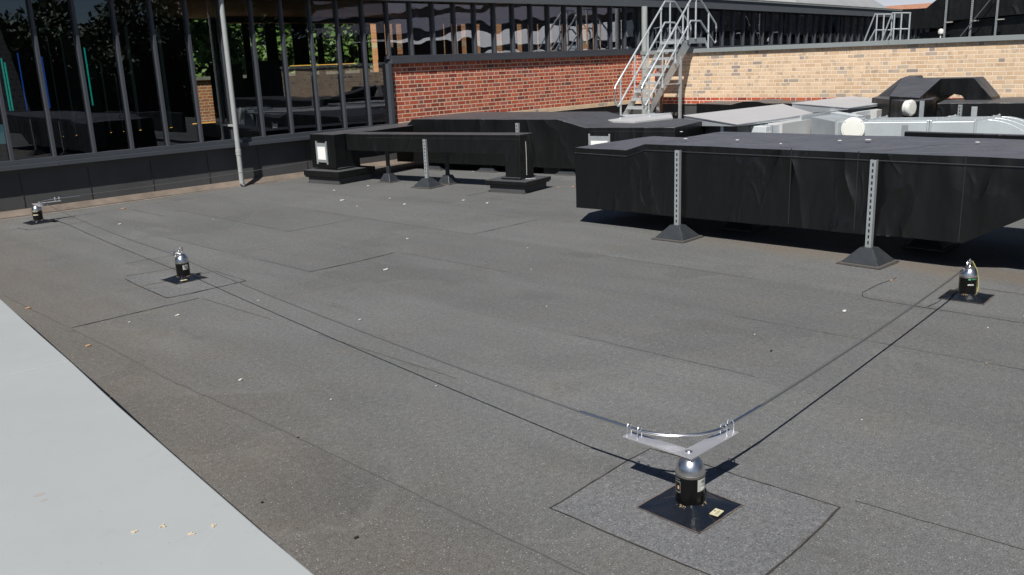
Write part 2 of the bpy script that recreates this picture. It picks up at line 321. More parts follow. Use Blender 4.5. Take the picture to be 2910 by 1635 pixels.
# ------------------------------------------------------------------ mesh helpers
class MB:
    def __init__(s): s.v = []; s.f = []
    def add(s, vs, fs):
        k = len(s.v); s.v += [tuple(v) for v in vs]; s.f += [tuple(i+k for i in f) for f in fs]; return s
    def hexa(s, p):   # 8 points: bottom loop ccw, top loop
        return s.add(p, [(3, 2, 1, 0), (4, 5, 6, 7), (0, 1, 5, 4), (1, 2, 6, 5), (2, 3, 7, 6), (3, 0, 4, 7)])
    def box(s, x0, x1, y0, y1, z0, z1):
        return s.hexa([(x0, y0, z0), (x1, y0, z0), (x1, y1, z0), (x0, y1, z0), (x0, y0, z1), (x1, y0, z1), (x1, y1, z1), (x0, y1, z1)])
    def obox(s, c, a, b, z0, z1, ang):  # oriented box, half sizes a (along dir ang from +X), b
        ca, sa = math.cos(ang), math.sin(ang)
        P = [(c[0]+i*a*ca-j*b*sa, c[1]+i*a*sa+j*b*ca) for i, j in ((-1, -1), (1, -1), (1, 1), (-1, 1))]
        return s.hexa([(x, y, z0) for x, y in P]+[(x, y, z1) for x, y in P])
    def prism(s, poly, z0, z1):
        n = len(poly); z0s = z0 if isinstance(z0, (list, tuple)) else [z0]*n; z1s = z1 if isinstance(z1, (list, tuple)) else [z1]*n
        vs = [(x, y, z) for (x, y), z in zip(poly, z0s)]+[(x, y, z) for (x, y), z in zip(poly, z1s)]
        a = sum(poly[i][0]*poly[(i+1) % n][1]-poly[(i+1) % n][0]*poly[i][1] for i in range(n))
        fs = [tuple(range(n))[::-1], tuple(range(n, 2*n))]+[(i, (i+1) % n, n+(i+1) % n, n+i) for i in range(n)]
        if a < 0: fs = [f[::-1] for f in fs]
        return s.add(vs, fs)
    def prof(s, pts, P0, d, wv, width):
        """profile pts (s,z) in vertical plane at P0 along d, extruded by width along wv"""
        n = len(pts)
        A = [(P0[0]+d[0]*q, P0[1]+d[1]*q, z) for q, z in pts]; B = [(x+wv[0]*width, y+wv[1]*width, z) for x, y, z in A]
        fs = [tuple(range(n)), tuple(range(n, 2*n))[::-1]]+[(i, n+i, n+(i+1) % n, (i+1) % n) for i in range(n)]
        return s.add(A+B, fs)
    def tube(s, pts, r, n=10, cap=True, r2=None):
        pts = [Vector(p) for p in pts]; rings = []; up = None
        for i, p in enumerate(pts):
            t = ((pts[min(i+1, len(pts)-1)]-p).normalized()+(p-pts[max(i-1, 0)]).normalized())
            t.normalize()
            if up is None: up = Vector((0, 0, 1)) if abs(t.z) < .9 else Vector((1, 0, 0))
            a = t.cross(up); a.normalize(); b = t.cross(a); up = b*-1 if False else up
            rr = r if r2 is None else r+(r2-r)*i/(len(pts)-1)
            rings.append([p+(a*math.cos(2*math.pi*k/n)+b*math.sin(2*math.pi*k/n))*rr for k in range(n)])
        vs = [v for q in rings for v in q]; fs = []
        for i in range(len(pts)-1):
            for k in range(n): fs.append((i*n+k, i*n+(k+1) % n, (i+1)*n+(k+1) % n, (i+1)*n+k))
        if cap: fs += [tuple(range(n)), tuple(range((len(pts)-1)*n, len(pts)*n))[::-1]]
        return s.add(vs, fs)
    def lathe(s, prof, c=(0, 0, 0), n=32):   # prof (r,z)
        vs = []; fs = []
        for r, z in prof:
            for k in range(n): vs.append((c[0]+r*math.cos(2*math.pi*k/n), c[1]+r*math.sin(2*math.pi*k/n), c[2]+z))
        for i in range(len(prof)-1):
            for k in range(n): fs.append((i*n+k, i*n+(k+1) % n, (i+1)*n+(k+1) % n, (i+1)*n+k))
        fs += [tuple(range(n))[::-1], tuple(range((len(prof)-1)*n, len(prof)*n))]
        return s.add(vs, fs)
    def build(s, name, m, parent=None, smooth=False, bevel=0, sub=0, wob=0, loc=None, fix=True):
        me = bpy.data.meshes.new(name); me.from_pydata(s.v, [], s.f)
        bm = bmesh.new(); bm.from_mesh(me)
        if fix: bmesh.ops.recalc_face_normals(bm, faces=bm.faces)
        if sub:
            for it in range(sub):
                L_ = [e for e in bm.edges if e.calc_length() > .22]
                if L_: bmesh.ops.subdivide_edges(bm, edges=L_, cuts=1, use_grid_fill=True)
            for v in bm.verts: v.co += Vector(noise.noise_vector(v.co*2.3))*wob
        bm.to_mesh(me); bm.free()
        if smooth:
            for p in me.polygons: p.use_smooth = True
            try: me.set_sharp_from_angle(angle=R(38))
            except Exception: pass
        me.materials.append(m)
        o = bpy.data.objects.new(name, me); COL.objects.link(o)
        if parent:
            o.parent = parent
            if parent.location.length > 0 or parent.rotation_euler.z: pass
        if bevel:
            b = o.modifiers.new('bevel', 'BEVEL'); b.width = bevel; b.segments = 2; b.limit_method = 'ANGLE'; b.angle_limit = R(35)
        return o
def tag(o, label=None, cat=None, group=None, kind=None):
    if label: o['label'] = label
    if cat: o['category'] = cat
    if group: o['group'] = group
    if kind: o['kind'] = kind
    return o
def empty(name, label, cat, loc=(0, 0, 0), rz=0, group=None):
    o = bpy.data.objects.new(name, None); COL.objects.link(o); o.location = loc; o.rotation_euler = (0, 0, rz); o.empty_display_size = .1
    return tag(o, label, cat, group)
def copy_tree(o, parent=None):
    c = o.copy(); COL.objects.link(c); c.parent = parent
    for ch in list(o.children): copy_tree(ch, c)
    return c

# ------------------------------------------------------------------ ground and roof
def grid_sheet(x0, x1, y0, y1, z): return MB().add([(x0, y0, z), (x1, y0, z), (x1, y1, z), (x0, y1, z)], [(0, 1, 2, 3)])
tag(grid_sheet(-1500, 1500, -1500, 1500, -7).build('ground', GROUND), kind='structure')
roof = MB(); NX, NY = 70, 90; x0, x1, y0, y1 = -3, 17.38, -12, 12.999
def rz(x, y): return .012*(noise.noise(Vector((x*.55, y*.3, 2.2))))+.0025*noise.noise(Vector((x*2.2, y*.9, 5)))
roof.add([(x0+(x1-x0)*i/NX, y0+(y1-y0)*j/NY, 0) for j in range(NY+1) for i in range(NX+1)],
         [(j*(NX+1)+i, j*(NX+1)+i+1, (j+1)*(NX+1)+i+1, (j+1)*(NX+1)+i) for j in range(NY) for i in range(NX)])
roof = tag(roof.build('flat_roof', FELT, smooth=True), kind='structure')
tag(MB().box(-3, 17.38, -12, 12.999, -.4, -.02).build('roof_slab', UPST), kind='structure')
def ribbon(mb, pts, wd, z, jit=.006, seg=.06, fade=None):
    pts = [Vector((p[0], p[1], 0)) for p in pts]; out = []
    for a, b in zip(pts[:-1], pts[1:]):
        n = max(1, int((b-a).length/seg))
        for k in range(n): out.append(a.lerp(b, k/n))
    out.append(pts[-1])
    L, Rr = [], []
    for i, p in enumerate(out):
        t = (out[min(i+1, len(out)-1)]-out[max(i-1, 0)]).normalized(); nn = Vector((-t.y, t.x, 0))
        j = noise.noise(p*9+Vector((0, 0, 3)))*jit; ww = wd*(.45+1.1*abs(noise.noise(p*14)))/2+.0006
        L.append(p+nn*(j+ww)); Rr.append(p+nn*(j-ww))
    vs = [(v.x, v.y, z) for v in L]+[(v.x, v.y, z) for v in Rr]; n = len(out)
    mb.add(vs, [(i, i+1, n+i+1, n+i) for i in range(n-1)])
sm = MB(); F = lambda pts, wd=.011: ribbon(sm, pts, wd, .004)
F([(2.12, 6.62), (3.11, 6.64)], .014)
F([(4.18, 6.68), (4.64, 6.66), (5.17, 6.69)], .012); F([(5.18, 8.62), (6.06, 8.63)], .008); F([(6.23, 6.71), (7.25, 6.72)], .010); F([(8.1, 8.8), (9.0, 8.84)], .012)
F([(6.85, 2.54), (6.58, 2.57), (6.28, 2.57), (6.17, 2.52), (6.14, 2.42), (6.14, 1.85), (6.14, 1.2)], .008)
F([(6.17, 2.07), (6.34, 2.05), (6.58, 2.08), (6.81, 2.07)], .008); F([(6.88, 1.94), (6.87, 1.45)], .006)
F([(3.03, 7.86), (3.0, 7.6), (2.95, 6.87)], .010); F([(2.95, 6.87), (3.13, 6.84), (3.66, 6.86)], .012); F([(3.66, 6.86), (3.68, 7.46), (3.47, 7.44)], .007)
F([(3.0, 7.45), (3.23, 7.44)], .010); F([(3.09, 7.98), (3.36, 7.92), (3.55, 7.91)], .010); F([(3.29, 8.52), (3.9, 8.50)], .007)
F([(3.37, 11.85), (3.40, 11.54), (3.69, 11.52), (4.1, 11.53)], .010); F([(3.8, 12.0), (4.1, 11.97)], .010)
F([(2.38, 2.19), (2.372, 1.8), (2.385, 1.3)], .007); F([(2.385, 1.3), (2.7, 1.292), (3.12, 1.31)], .010); F([(3.12, 1.31), (3.105, 1.75), (3.11, 2.0), (3.09, 2.2)], .006); F([(3.09, 2.2), (2.86, 2.205), (2.6, 2.19), (2.38, 2.18)], .007)
F([(4.85, 12.0), (4.86, 11.0)], .006)
sm.build('seam_line', SEAM, roof, fix=False)
lp = MB(); Fl = lambda pts, wd=.007: ribbon(lp, pts, wd, .003, .008)
Fl([(2.12, 8.2), (2.10, 5.8), (2.07, 5.0), (2.10, 3.9), (2.10, 1.2), (2.12, -2)], .007)
Fl([(3.13, 6.6), (3.15, 5.6)], .008); Fl([(3.15, 5.0), (3.16, 3.6)], .004); Fl([(3.21, 1.29), (3.24, .69), (3.25, -2)], .005)
Fl([(4.2, 7.6), (4.2, 6.7)], .006); Fl([(4.2, 3.6), (4.23, 2.3)], .004); Fl([(4.18, 9.5), (4.18, 8.2)], .004); Fl([(5.2, 11.4), (5.18, 8.6)], .005); Fl([(5.2, 6.7), (5.22, 5.2)], .004)
Fl([(6.2, 9.6), (6.22, 6.7)], .005); Fl([(7.2, 11.5), (7.22, 6.9)], .005); Fl([(5.2, 3.0), (5.22, 1.0)], .004); Fl([(8.1, 8.8), (8.1, 6.8)], .004); Fl([(6.19, 5), (6.2, 3.4)], .004)
lp.build('lap_line', LAP, roof, fix=False)
MB().add([(2.38, 1.3, .0022), (3.12, 1.31, .0022), (3.09, 2.2, .0022), (2.38, 2.19, .0022)], [(0, 1, 2, 3)]).build('felt_patch', PATCH, roof)
MB().add([(2.96, 6.87, .0022), (3.66, 6.86, .0022), (3.68, 7.46, .0022), (3.02, 7.86, .0022)], [(0, 1, 2, 3)]).build('felt_patch', PATCH2, roof)
# pale strip along the foot of the upstand
ps = MB(); ribbon(ps, [(-1, 12.62), (3, 12.68), (6.4, 12.80), (8.2, 12.83)], .045, .0035, .01, .1); ps.build('edge_strip', PALE, roof, fix=False)
# parapet on which the near edge of the roof ends
par = empty('parapet', 'broad low parapet with pale grey metal coping in the near left corner', 'parapet', (1.2, 2, 0))
def pbuild(mb, name, m, par_, **k):
    o = mb.build(name, m, None, **k); o.parent = par_; o.matrix_parent_inverse = (Matrix.Translation(par_.location) @ par_.rotation_euler.to_matrix().to_4x4()).inverted(); return o
edge = [(2.0, 9.6), (1.717, 6.702), (1.583, 5.496), (1.511, 4.816), (1.41, 3.961), (1.319, 3.084), (1.254, 2.447), (1.222, 2.077), (1.17, 1.3), (1.1, 0), (1.0, -4)]
def cope_strip(y_hi, y_lo):
    def ex(y):
        for (xa, ya), (xb, yb) in zip(edge[:-1], edge[1:]):
            if yb <= y <= ya: return xb+(xa-xb)*(y-yb)/(ya-yb)
    ys = sorted({y_hi, y_lo, *[e[1] for e in edge if y_lo < e[1] < y_hi]}, reverse=True)
    # joint lines run a little askew, as in the photo
    inner = [(ex(y), y) for y in ys]; outer = [(-.5, y_lo+.12), (-.5, y_hi+.12)]
    return inner+outer
j1 = 4.835
MB().prism(cope_strip(9.6, j1+.004), .268, .30).build('coping_sheet', COPE, None, bevel=.006).parent = par
MB().prism(cope_strip(j1-.004, -4), .268, .30).build('coping_sheet', COPE, None, bevel=.006).parent = par
de = MB()
for (xa, ya), (xb, yb) in zip(edge[:-1], edge[1:]): de.hexa([(xb-.001, yb, .238), (xa-.001, ya, .238), (xa-.006, ya, .238), (xb-.006, yb, .238), (xb-.001, yb, .267), (xa-.001, ya, .267), (xa-.006, ya, .267), (xb-.006, yb, .267)])
de.build('drip_edge', COPE2, par)
MB().prism([(x-.05, y) for x, y in edge]+[(-.4, -4), (-.4, 9.6)], 0.0, .267).build('parapet_base', UPST, par)
for c in par.children: c.matrix_parent_inverse = Matrix.Translation(par.location).inverted()

# ------------------------------------------------------------------ the glazed building
bld = empty('glazed_building', 'long dark framed glazed building with red brick below its upper windows and deep eave', 'building', (0, 13, 0))
BI = Matrix.Translation(bld.location).inverted()
def B(mb, name, m, parent=bld, **k):
    o = mb.build(name, m, parent, **k)
    if parent is bld: o.matrix_parent_inverse = BI
    return o
MS = .5355; X0 = 3.763
def eavez(x): return 2.86 if x < 20 else 2.86-(x-20)*.012
# upstand
B(MB().box(-3, 10.2, 13.0, 13.2, -.3, .615), 'upstand', UPST)
B(MB().box(10.2, 40, 13.0, 13.2, -.3, .655), 'upstand', UPST)
cs = MB(); cs.add([(-3, 12.86, .0045), (17.38, 12.86, .0045), (17.38, 12.998, .075), (-3, 12.998, .075)], [(0, 1, 2, 3)]); B(cs, 'cant_strip', CANT)
for x in (-1.9, -.8, .35, 1.5, 2.65, 3.83, 4.72, 5.62, 6.52, 7.4, 8.3, 9.2, 11, 12, 13, 14, 15, 16): B(MB().box(x, x+.012, 12.992, 12.9995, .08, .55), 'felt_joint', SEAM)
# sill flashing and frames, lower left part
def joined_sill(x0, x1, z0, z1, y0, y1, step):
    x = x0
    while x < x1-.01:
        e = min(x+step, x1); B(MB().box(x+.002, e-.002, y0, y1, z0, z1), 'sill_flashing', FRAME, bevel=.004); x = e
joined_sill(-3, 10.17, .612, .672, 12.855, 13.1, 3.66)
B(MB().box(-3, 10.14, 12.90, 13.0, .6725, .735), 'bottom_frame', FRAME, bevel=.003)
B(MB().box(10.10, 10.165, 12.87, 13.05, .674, 1.80), 'corner_trim', FRAME)
joined_sill(10.17, 38, 1.79, 1.872, 12.855, 13.1, 4.1)
B(MB().box(10.14, 38, 12.90, 13.0, 1.873, 1.93), 'bottom_frame', FRAME, bevel=.003)
B(MB().box(10.17, 17.75, 12.93, 13.2, .66, 1.789), 'brick_wall', BR_RED)
mull = None; pane = None; paneU = None
k = -6
while True:
    x = X0+MS*k
    if x > 36: break
    lower = k <= 12
    zb = .68 if lower else 1.876
    zt = eavez(x+.3)+.05
    o = B(MB().box(x-.018, x+.018, 12.905, 12.99, zb, zt), 'mullion', FRAME); 
    lo2 = k < 12
    zb = .737 if lo2 else 1.932
    g = MB().add([(x+.025, 12.965, zb), (x+MS-.025, 12.965, zb), (x+MS-.025, 12.965, zt), (x+.025, 12.965, zt)], [(0, 1, 2, 3)])
    B(g, 'window_pane', GLASS if lo2 else GLASSU, fix=False)
    k += 1
# eave, soffit and roof edge
ev = MB()
for a, b in ((-5, 20), (20, 40)):
    za, zb = eavez(a), eavez(b)
    ev.hexa([(a, 12.69, za), (b, 12.69, zb), (b, 12.75, zb), (a, 12.75, za), (a, 12.69, za+.22), (b, 12.69, zb+.22), (b, 12.75, zb+.22), (a, 12.75, za+.22)])
B(ev, 'fascia', FASC, bevel=.004)
sf = MB()
for a, b in ((-5, 20), (20, 40)): sf.hexa([(a, 12.75, eavez(a)+.02), (b, 12.75, eavez(b)+.02), (b, 18.3, eavez(b)+.02), (a, 18.3, eavez(a)+.02), (a, 12.75, eavez(a)+.12), (b, 12.75, eavez(b)+.12), (b, 18.3, eavez(b)+.12), (a, 18.3, eavez(a)+.12)])
B(sf, 'soffit', CEIL)
rf = MB()
for a, b in ((-5, 20), (20, 40)): rf.hexa([(a, 12.72, eavez(a)+.225), (b, 12.72, eavez(b)+.225), (b, 18.4, eavez(b)+.225), (a, 18.4, eavez(a)+.225), (a, 12.72, eavez(a)+.29), (b, 12.72, eavez(b)+.29), (b, 18.4, eavez(b)+.30), (a, 18.4, eavez(a)+.30)])
B(rf, 'roof_edge', MOSS)
gt = MB()
for a, b in ((-5, 20), (20, 40)): gt.hexa([(a, 12.66, eavez(a)+.225), (b, 12.66, eavez(b)+.225), (b, 12.719, eavez(b)+.225), (a, 12.719, eavez(a)+.225), (a, 12.66, eavez(a)+.255), (b, 12.66, eavez(b)+.255), (b, 12.719, eavez(b)+.255), (a, 12.719, eavez(a)+.255)])
B(gt, 'gutter_trim', COPE2)
# inside
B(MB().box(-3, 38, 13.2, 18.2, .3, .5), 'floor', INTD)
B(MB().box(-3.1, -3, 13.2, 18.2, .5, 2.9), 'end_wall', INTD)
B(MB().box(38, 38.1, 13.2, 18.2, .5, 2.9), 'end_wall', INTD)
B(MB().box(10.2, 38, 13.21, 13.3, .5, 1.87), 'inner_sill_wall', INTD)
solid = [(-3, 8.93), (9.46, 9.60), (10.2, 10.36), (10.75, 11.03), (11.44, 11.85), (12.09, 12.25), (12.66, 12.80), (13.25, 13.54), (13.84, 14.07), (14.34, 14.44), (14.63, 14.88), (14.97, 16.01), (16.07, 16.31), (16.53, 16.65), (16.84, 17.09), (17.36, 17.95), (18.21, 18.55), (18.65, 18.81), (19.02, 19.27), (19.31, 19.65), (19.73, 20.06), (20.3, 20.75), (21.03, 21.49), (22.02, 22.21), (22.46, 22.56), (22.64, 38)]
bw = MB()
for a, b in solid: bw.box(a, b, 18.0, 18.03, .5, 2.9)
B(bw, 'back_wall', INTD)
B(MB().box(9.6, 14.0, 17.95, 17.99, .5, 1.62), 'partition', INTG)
B(MB().box(9.6, 24.0, 17.6, 17.95, 2.76, 2.87), 'header_beam', CEIL)
for (xa, xb, yy, z0, z1) in ((8.15, 8.75, 15.6, .5, 1.9), (8.9, 9.6, 15.5, .5, 1.95), (12.6, 13.1, 16, .5, 2.0), (6.1, 6.6, 17, .5, 2.6)): B(MB().box(xa, xb, yy, yy+.12, z0, z1), 'cupboard', INTG)
for x, z0, z1, m_, wd in ((4.315, 1.33, 2.08, TEAL, .016), (4.352, 1.33, 2.02, TEAL, .014), (4.545, 1.32, 2.15, BLUE, .010), (4.868, 1.33, 2.09, BLUE, .014), (5.505, 1.335, 2.21, TEAL, .013)):
    B(MB().box(x-wd/2, x+wd/2, 14.5, 14.53, z0, z1), 'coloured_fin', m_)
for x, z0, z1, wd in ((6.40, .88, 2.56, .05), (6.94, .89, 2.52, .06), (5.91, .88, 2.0, .02), (5.36, .88, 2.5, .018), (5.16, .9, 2.4, .012), (6.12, .9, 1.8, .015)):
    B(MB().box(x-wd/2, x+wd/2, 15.0, 15.03, z0, z1), 'pale_fin', SLIT)
    B(MB().box(x-wd*.35, x+wd*.35, 14.99, 15.0, .865, .873), 'glowing_ledge', LEDGE_GLOW)
B(MB().box(7.84, 8.36, 16, 16.03, .835, .85), 'glowing_ledge', LEDGE_GLOW)
B(MB().box(10.06, 11.66, 16, 16.03, 1.825, 1.84), 'glowing_ledge', LEDGE_GLOW)  # orange ledge, bright only through its added emission
B(MB().box(7.84, 8.40, 16.0, 16.3, .5, .83), 'low_bench', INTD)
B(MB().box(3.72, 3.98, 13.6, 13.63, .92, 1.18), 'display_panel', SCRN); B(MB().box(12.75, 12.95, 16.2, 16.22, 2.0, 2.16), 'notice_sheet', LABEL)

# outside behind the building: garden wall, tall brick wing, trees
gw = empty('garden_wall', 'red brick garden wall with pale stone coping seen through the glazed building', 'wall', (12, 21, 0))
o = MB().box(-8, 15.9, 21, 21.3, -7, 1.59).build('brickwork', BR_OUT, gw); o.matrix_parent_inverse = Matrix.Translation(gw.location).inverted()
o = MB().box(-8, 15.9, 20.95, 21.35, 1.592, 1.67).build('coping', mat('stone_coping', (.32, .31, .25), .8, mottle=(4, .2)), gw); o.matrix_parent_inverse = Matrix.Translation(gw.location).inverted()
tag(MB().box(16.0, 34, 20.8, 21.1, -7, 4.2).build('brick_wing', BR_OUT2), 'tall orange brick wing with pale stone band seen through the upper windows', 'building')
_leafmesh = {}
def tree(name, label, cat, x, y, zc, rx, rzz, nleaf, lm, ls=.11, group=None, seed=1):
    rn = random.Random(seed)
    t = empty(name, label, cat, (x, y, -7), 0, group)
    tr = MB(); tr.tube([(0, 0, 0), (.1, .05, 3), (-.05, .1, 7+zc-rzz*.4), (.1, 0, 7+zc+rzz*.4)], .22, 8, True, .05)
    for k in range(7):
        a = rn.uniform(0, 6.28); h = 7+zc-rzz*rn.uniform(.1, .7); tr.tube([(0, 0, h), (math.cos(a)*rx*.4, math.sin(a)*rx*.4, h+rzz*.4), (math.cos(a)*rx*.75, math.sin(a)*rx*.75, h+rzz*.8)], .08, 6, True, .02)
    tr.build('trunk', BARK, t, smooth=True)
    cl = []
    for k in range(26):
        a = rn.uniform(0, 6.28); e = rn.uniform(-.9, 1); rr = rn.uniform(.35, .95)
        cl.append((math.cos(a)*rx*rr*math.sqrt(max(0, 1-e*e*.6)), math.sin(a)*rx*rr*math.sqrt(max(0, 1-e*e*.6)), 7+zc+e*rzz*rr, rn.uniform(.25, .5)*rx))
    c = MB()
    for k in range(nleaf):
        q = rn.choice(cl); d = Vector((rn.gauss(0, 1), rn.gauss(0, 1), rn.gauss(0, 1))).normalized()*q[3]*rn.uniform(.5, 1.05)
        p = Vector((q[0], q[1], q[2]))+d; a = Vector((rn.gauss(0, 1), rn.gauss(0, 1), rn.gauss(0, 1))).normalized(); b = a.orthogonal().normalized(); s_ = ls*rn.uniform(.6, 1.3)
        c.add([p-a*s_, p+b*s_*.5, p+a*s_, p-b*s_*.5], [(0, 1, 2, 3)])
    c.build('crown', lm, t, fix=False)
    return t
tree('tree', 'bright green leafy tree seen through the clear window beside the left downpipe', 'tree', 11.3, 25.5, 2.6, 2.4, 2.8, 14000, LEAF, .13, seed=2)
tree('tree', 'green tree behind the glazed building to the right of the garden wall opening', 'tree', 15.2, 26, 2.5, 2.4, 2.8, 14000, LEAF, .13, seed=3)
tree('tree', 'deeper green tree glimpsed between the columns near the brick corner', 'tree', 19.3, 27, 2.6, 2.5, 2.8, 14000, LEAF, .13, seed=4)
# things that stand behind the camera and mirror in the glass
tree('tree', 'dark tree mirrored in the far left panes', 'tree', 13.2, -19.5, 1.9, 2.8, 2.9, 20000, LEAF2, .15, seed=5)
tree('tree', 'dark broad tree mirrored in the middle left panes', 'tree', 17.9, -20.5, 2.3, 3.0, 3.0, 20000, LEAF2, .15, seed=6)
tree('tree', 'dark tree mirrored in the panes left of the downpipe', 'tree', 23.0, -19.5, 3.9, 3.4, 3.8, 20000, LEAF2, .16, seed=8)
tree('tree', 'dark tree mirrored in the panes right of the downpipe', 'tree', 28.8, -21.5, 4.6, 3.6, 4.4, 20000, LEAF2, .17, seed=9)
tag(MB().box(4, 48, -25, -24.6, -7, 3.4).build('gap_backdrop', mat('dark_backdrop', (.055, .03, .025), .9, mottle=(3, .3))), 'long unseen dark wall added behind the dark trees to close bright gaps in their reflection', 'wall')  # unseen wall, added to darken bright gaps between the mirrored trees
th = empty('tiled_house', 'house with dark scalloped tile roof mirrored in the leftmost pane', 'house', (7.5, -10, -7))
TI = Matrix.Translation(th.location).inverted()
tl = NB('dark_tiles'); fz = tl.m('FRACT', tl.m('MULTIPLY', tl.xyz[2], 5.2)); fx = tl.m('FRACT', tl.m('ADD', tl.m('MULTIPLY', tl.xyz[0], 4.6), tl.m('MULTIPLY', tl.m('MODULO', tl.m('FLOOR', tl.m('MULTIPLY', tl.xyz[2], 5.2)), 2.), .5)))
tl.L.new(tl.mix(tl.rng(tl.m('ADD', fz, tl.m('MULTIPLY', tl.m('ABSOLUTE', tl.m('SUBTRACT', fx, .5)), .8)), .1, .45), (.05, .05, .045), (.24, .23, .20)), tl.b.inputs['Base Color'])
o = MB().prof([(0, .6), (2.0, 4.2), (4.0, .6)], (5.5, -10), (0, -1), (1, 0), 5.85).build('roof', tl.M, th); o.matrix_parent_inverse = TI
o = MB().box(5.7, 11.15, -13.6, -10.35, -7, .6).build('wall', BR_OUT, th); o.matrix_parent_inverse = TI
# banded white building mirrored in the upper windows
wb = empty('banded_building', 'white and grey banded building mirrored in the upper windows', 'building', (66, -38, -7))
WI = Matrix.Translation(wb.location).inverted(); WB_ = mat('white_render', (.88, .86, .88), .7, mottle=(.3, .1)); WG = mat('grey_render', (.20, .19, .24), .7); WD = mat('dark_window_band', (.02, .02, .03), .3)
for z0, z1, m_, nm, dy in ((-7, 1.4, WD, 'window_band', 0), (1.4, 2.6, WB_, 'wall_band', .6), (2.6, 3.2, WD, 'window_band', 0), (3.2, 4.5, WB_, 'wall_band', .6), (4.5, 5.3, WD, 'window_band', 0), (5.3, 6.3, WG, 'wall_band', .8), (6.3, 7.0, WD, 'window_band', 0), (7.0, 8.0, WG, 'wall_band', .8), (8.0, 8.8, WD, 'window_band', 0), (8.8, 10.2, WG, 'wall_band', .8)):
    mb = MB()
    for k in range(12):
        ya = -64+k*3.7; yb = ya+3.7   # saw-tooth bays
        mb.prism([(60-dy, ya), (61.2-dy, yb), (75, yb), (75, ya)], z0, z1)
    o = mb.build(nm, m_, wb); o.matrix_parent_inverse = WI
pe = tag(MB().box(34, 50, .8, 8.4, 1.26, 4.6).build('reflection_blocker', JACK2), 'unseen dark enclosure added beyond the upper black duct to darken the far upper window reflections', 'enclosure')  # unseen box, added so the far panes mirror something dark
# far roofs at the top right
gb = empty('grey_roofed_building', 'distant building with plain grey pitched roof above the eave', 'building', (45, 20, -7))
GI = Matrix.Translation(gb.location).inverted()
o = MB().add([(45, 22.4, 3.55), (45, 40, 3.55), (58, 40, 3.55), (58, 22.4, 3.55), (48.5, 26, 6.4), (48.5, 36, 6.4), (54.5, 36, 6.4), (54.5, 26, 6.4)], [(0, 1, 5, 4), (1, 2, 6, 5), (2, 3, 7, 6), (3, 0, 4, 7), (4, 5, 6, 7)]).build('roof', ROOFG, gb); o.matrix_parent_inverse = GI
o = MB().box(45.3, 57.7, 22.7, 39.6, -7, 3.55).build('wall', BR_OUT2, gb); o.matrix_parent_inverse = GI
ob = empty('orange_roofed_house', 'distant house with orange tiled roof below the strip of sky', 'house', (62, 20, -7))
OI = Matrix.Translation(ob.location).inverted()
o = MB().prof([(0, 3.0), (4, 4.36), (8, 3.0)], (58, 20.6), (1, 0), (0, 1), 9).build('roof', ORANGE, ob); o.matrix_parent_inverse = OI
o = MB().box(58.4, 65.6, 20.9, 29.4, -7, 3.0).build('wall', BR_OUT2, ob); o.matrix_parent_inverse = OI

# ------------------------------------------------------------------ downpipes
def downpipe(label, x, y, z0, z1, r, zc, cat='downpipe'):
    t = empty('downpipe', label, cat, (x, y, z0))
    pp_ = MB().tube([(0, 0, .0), (0, 0, z1-z0)], r, 16).build('pipe', PIPE, t, smooth=True)
    for z in zc: MB().lathe([(r+.001, z), (r+.006, z+.004), (r+.006, z+.05), (r+.001, z+.054)], n=16).build('collar', PIPE, pp_, smooth=True)
    MB().box(-.02, .02, .03, 13.0-y-.004, (z1-z0)*.3, (z1-z0)*.3+.03).build('bracket', PIPE, t)
    return t
dpp = downpipe('slim grey downpipe in front of the lower windows, standing on the near roof', 6.94, 12.77, .05, 3.0, .038, (.44, .48))
MB().tube([(0, 0, 0), (-.0, -.02, -.03), (.02, -.06, -.045)], .034, 12).build('shoe', FOOTM, dpp, smooth=True)
downpipe('wider grey downpipe at the far brick corner behind the stairs', 17.42, 12.58, .35, 2.86, .068, (.35, 1.1))

# ------------------------------------------------------------------ tan brick parapet wall of the higher roof
tw = empty('tan_brick_wall', 'long tan brick wall with grey metal coping and two red courses at its foot', 'wall', (17.4, 5, 0))
TWI = Matrix.Translation(tw.location).inverted()
def T(mb, name, m, **k): o = mb.build(name, m, tw, **k); o.matrix_parent_inverse = TWI; return o
T(MB().box(17.4, 17.72, -2.4, 12.64, .66, 1.775), 'brickwork', BR_TAN)
T(MB().box(17.4, 17.72, 12.641, 12.929, .66, 1.775), 'red_brick_return', BR_REDY)
T(MB().box(17.43, 17.7, -2.4, 12.929, -.3, .659), 'upstand', UPST)
yy = -2.4
while yy < 12.6:
    e = min(yy+3.1, 12.64); T(MB().box(17.34, 17.78, yy+.002, e-.002, 1.776, 1.865), 'coping', COPE2, bevel=.004); yy = e
tag(MB().box(17.73, 40, -2.4, 12.99, 1.0, 1.25).build('upper_roof', UPST), kind='structure')

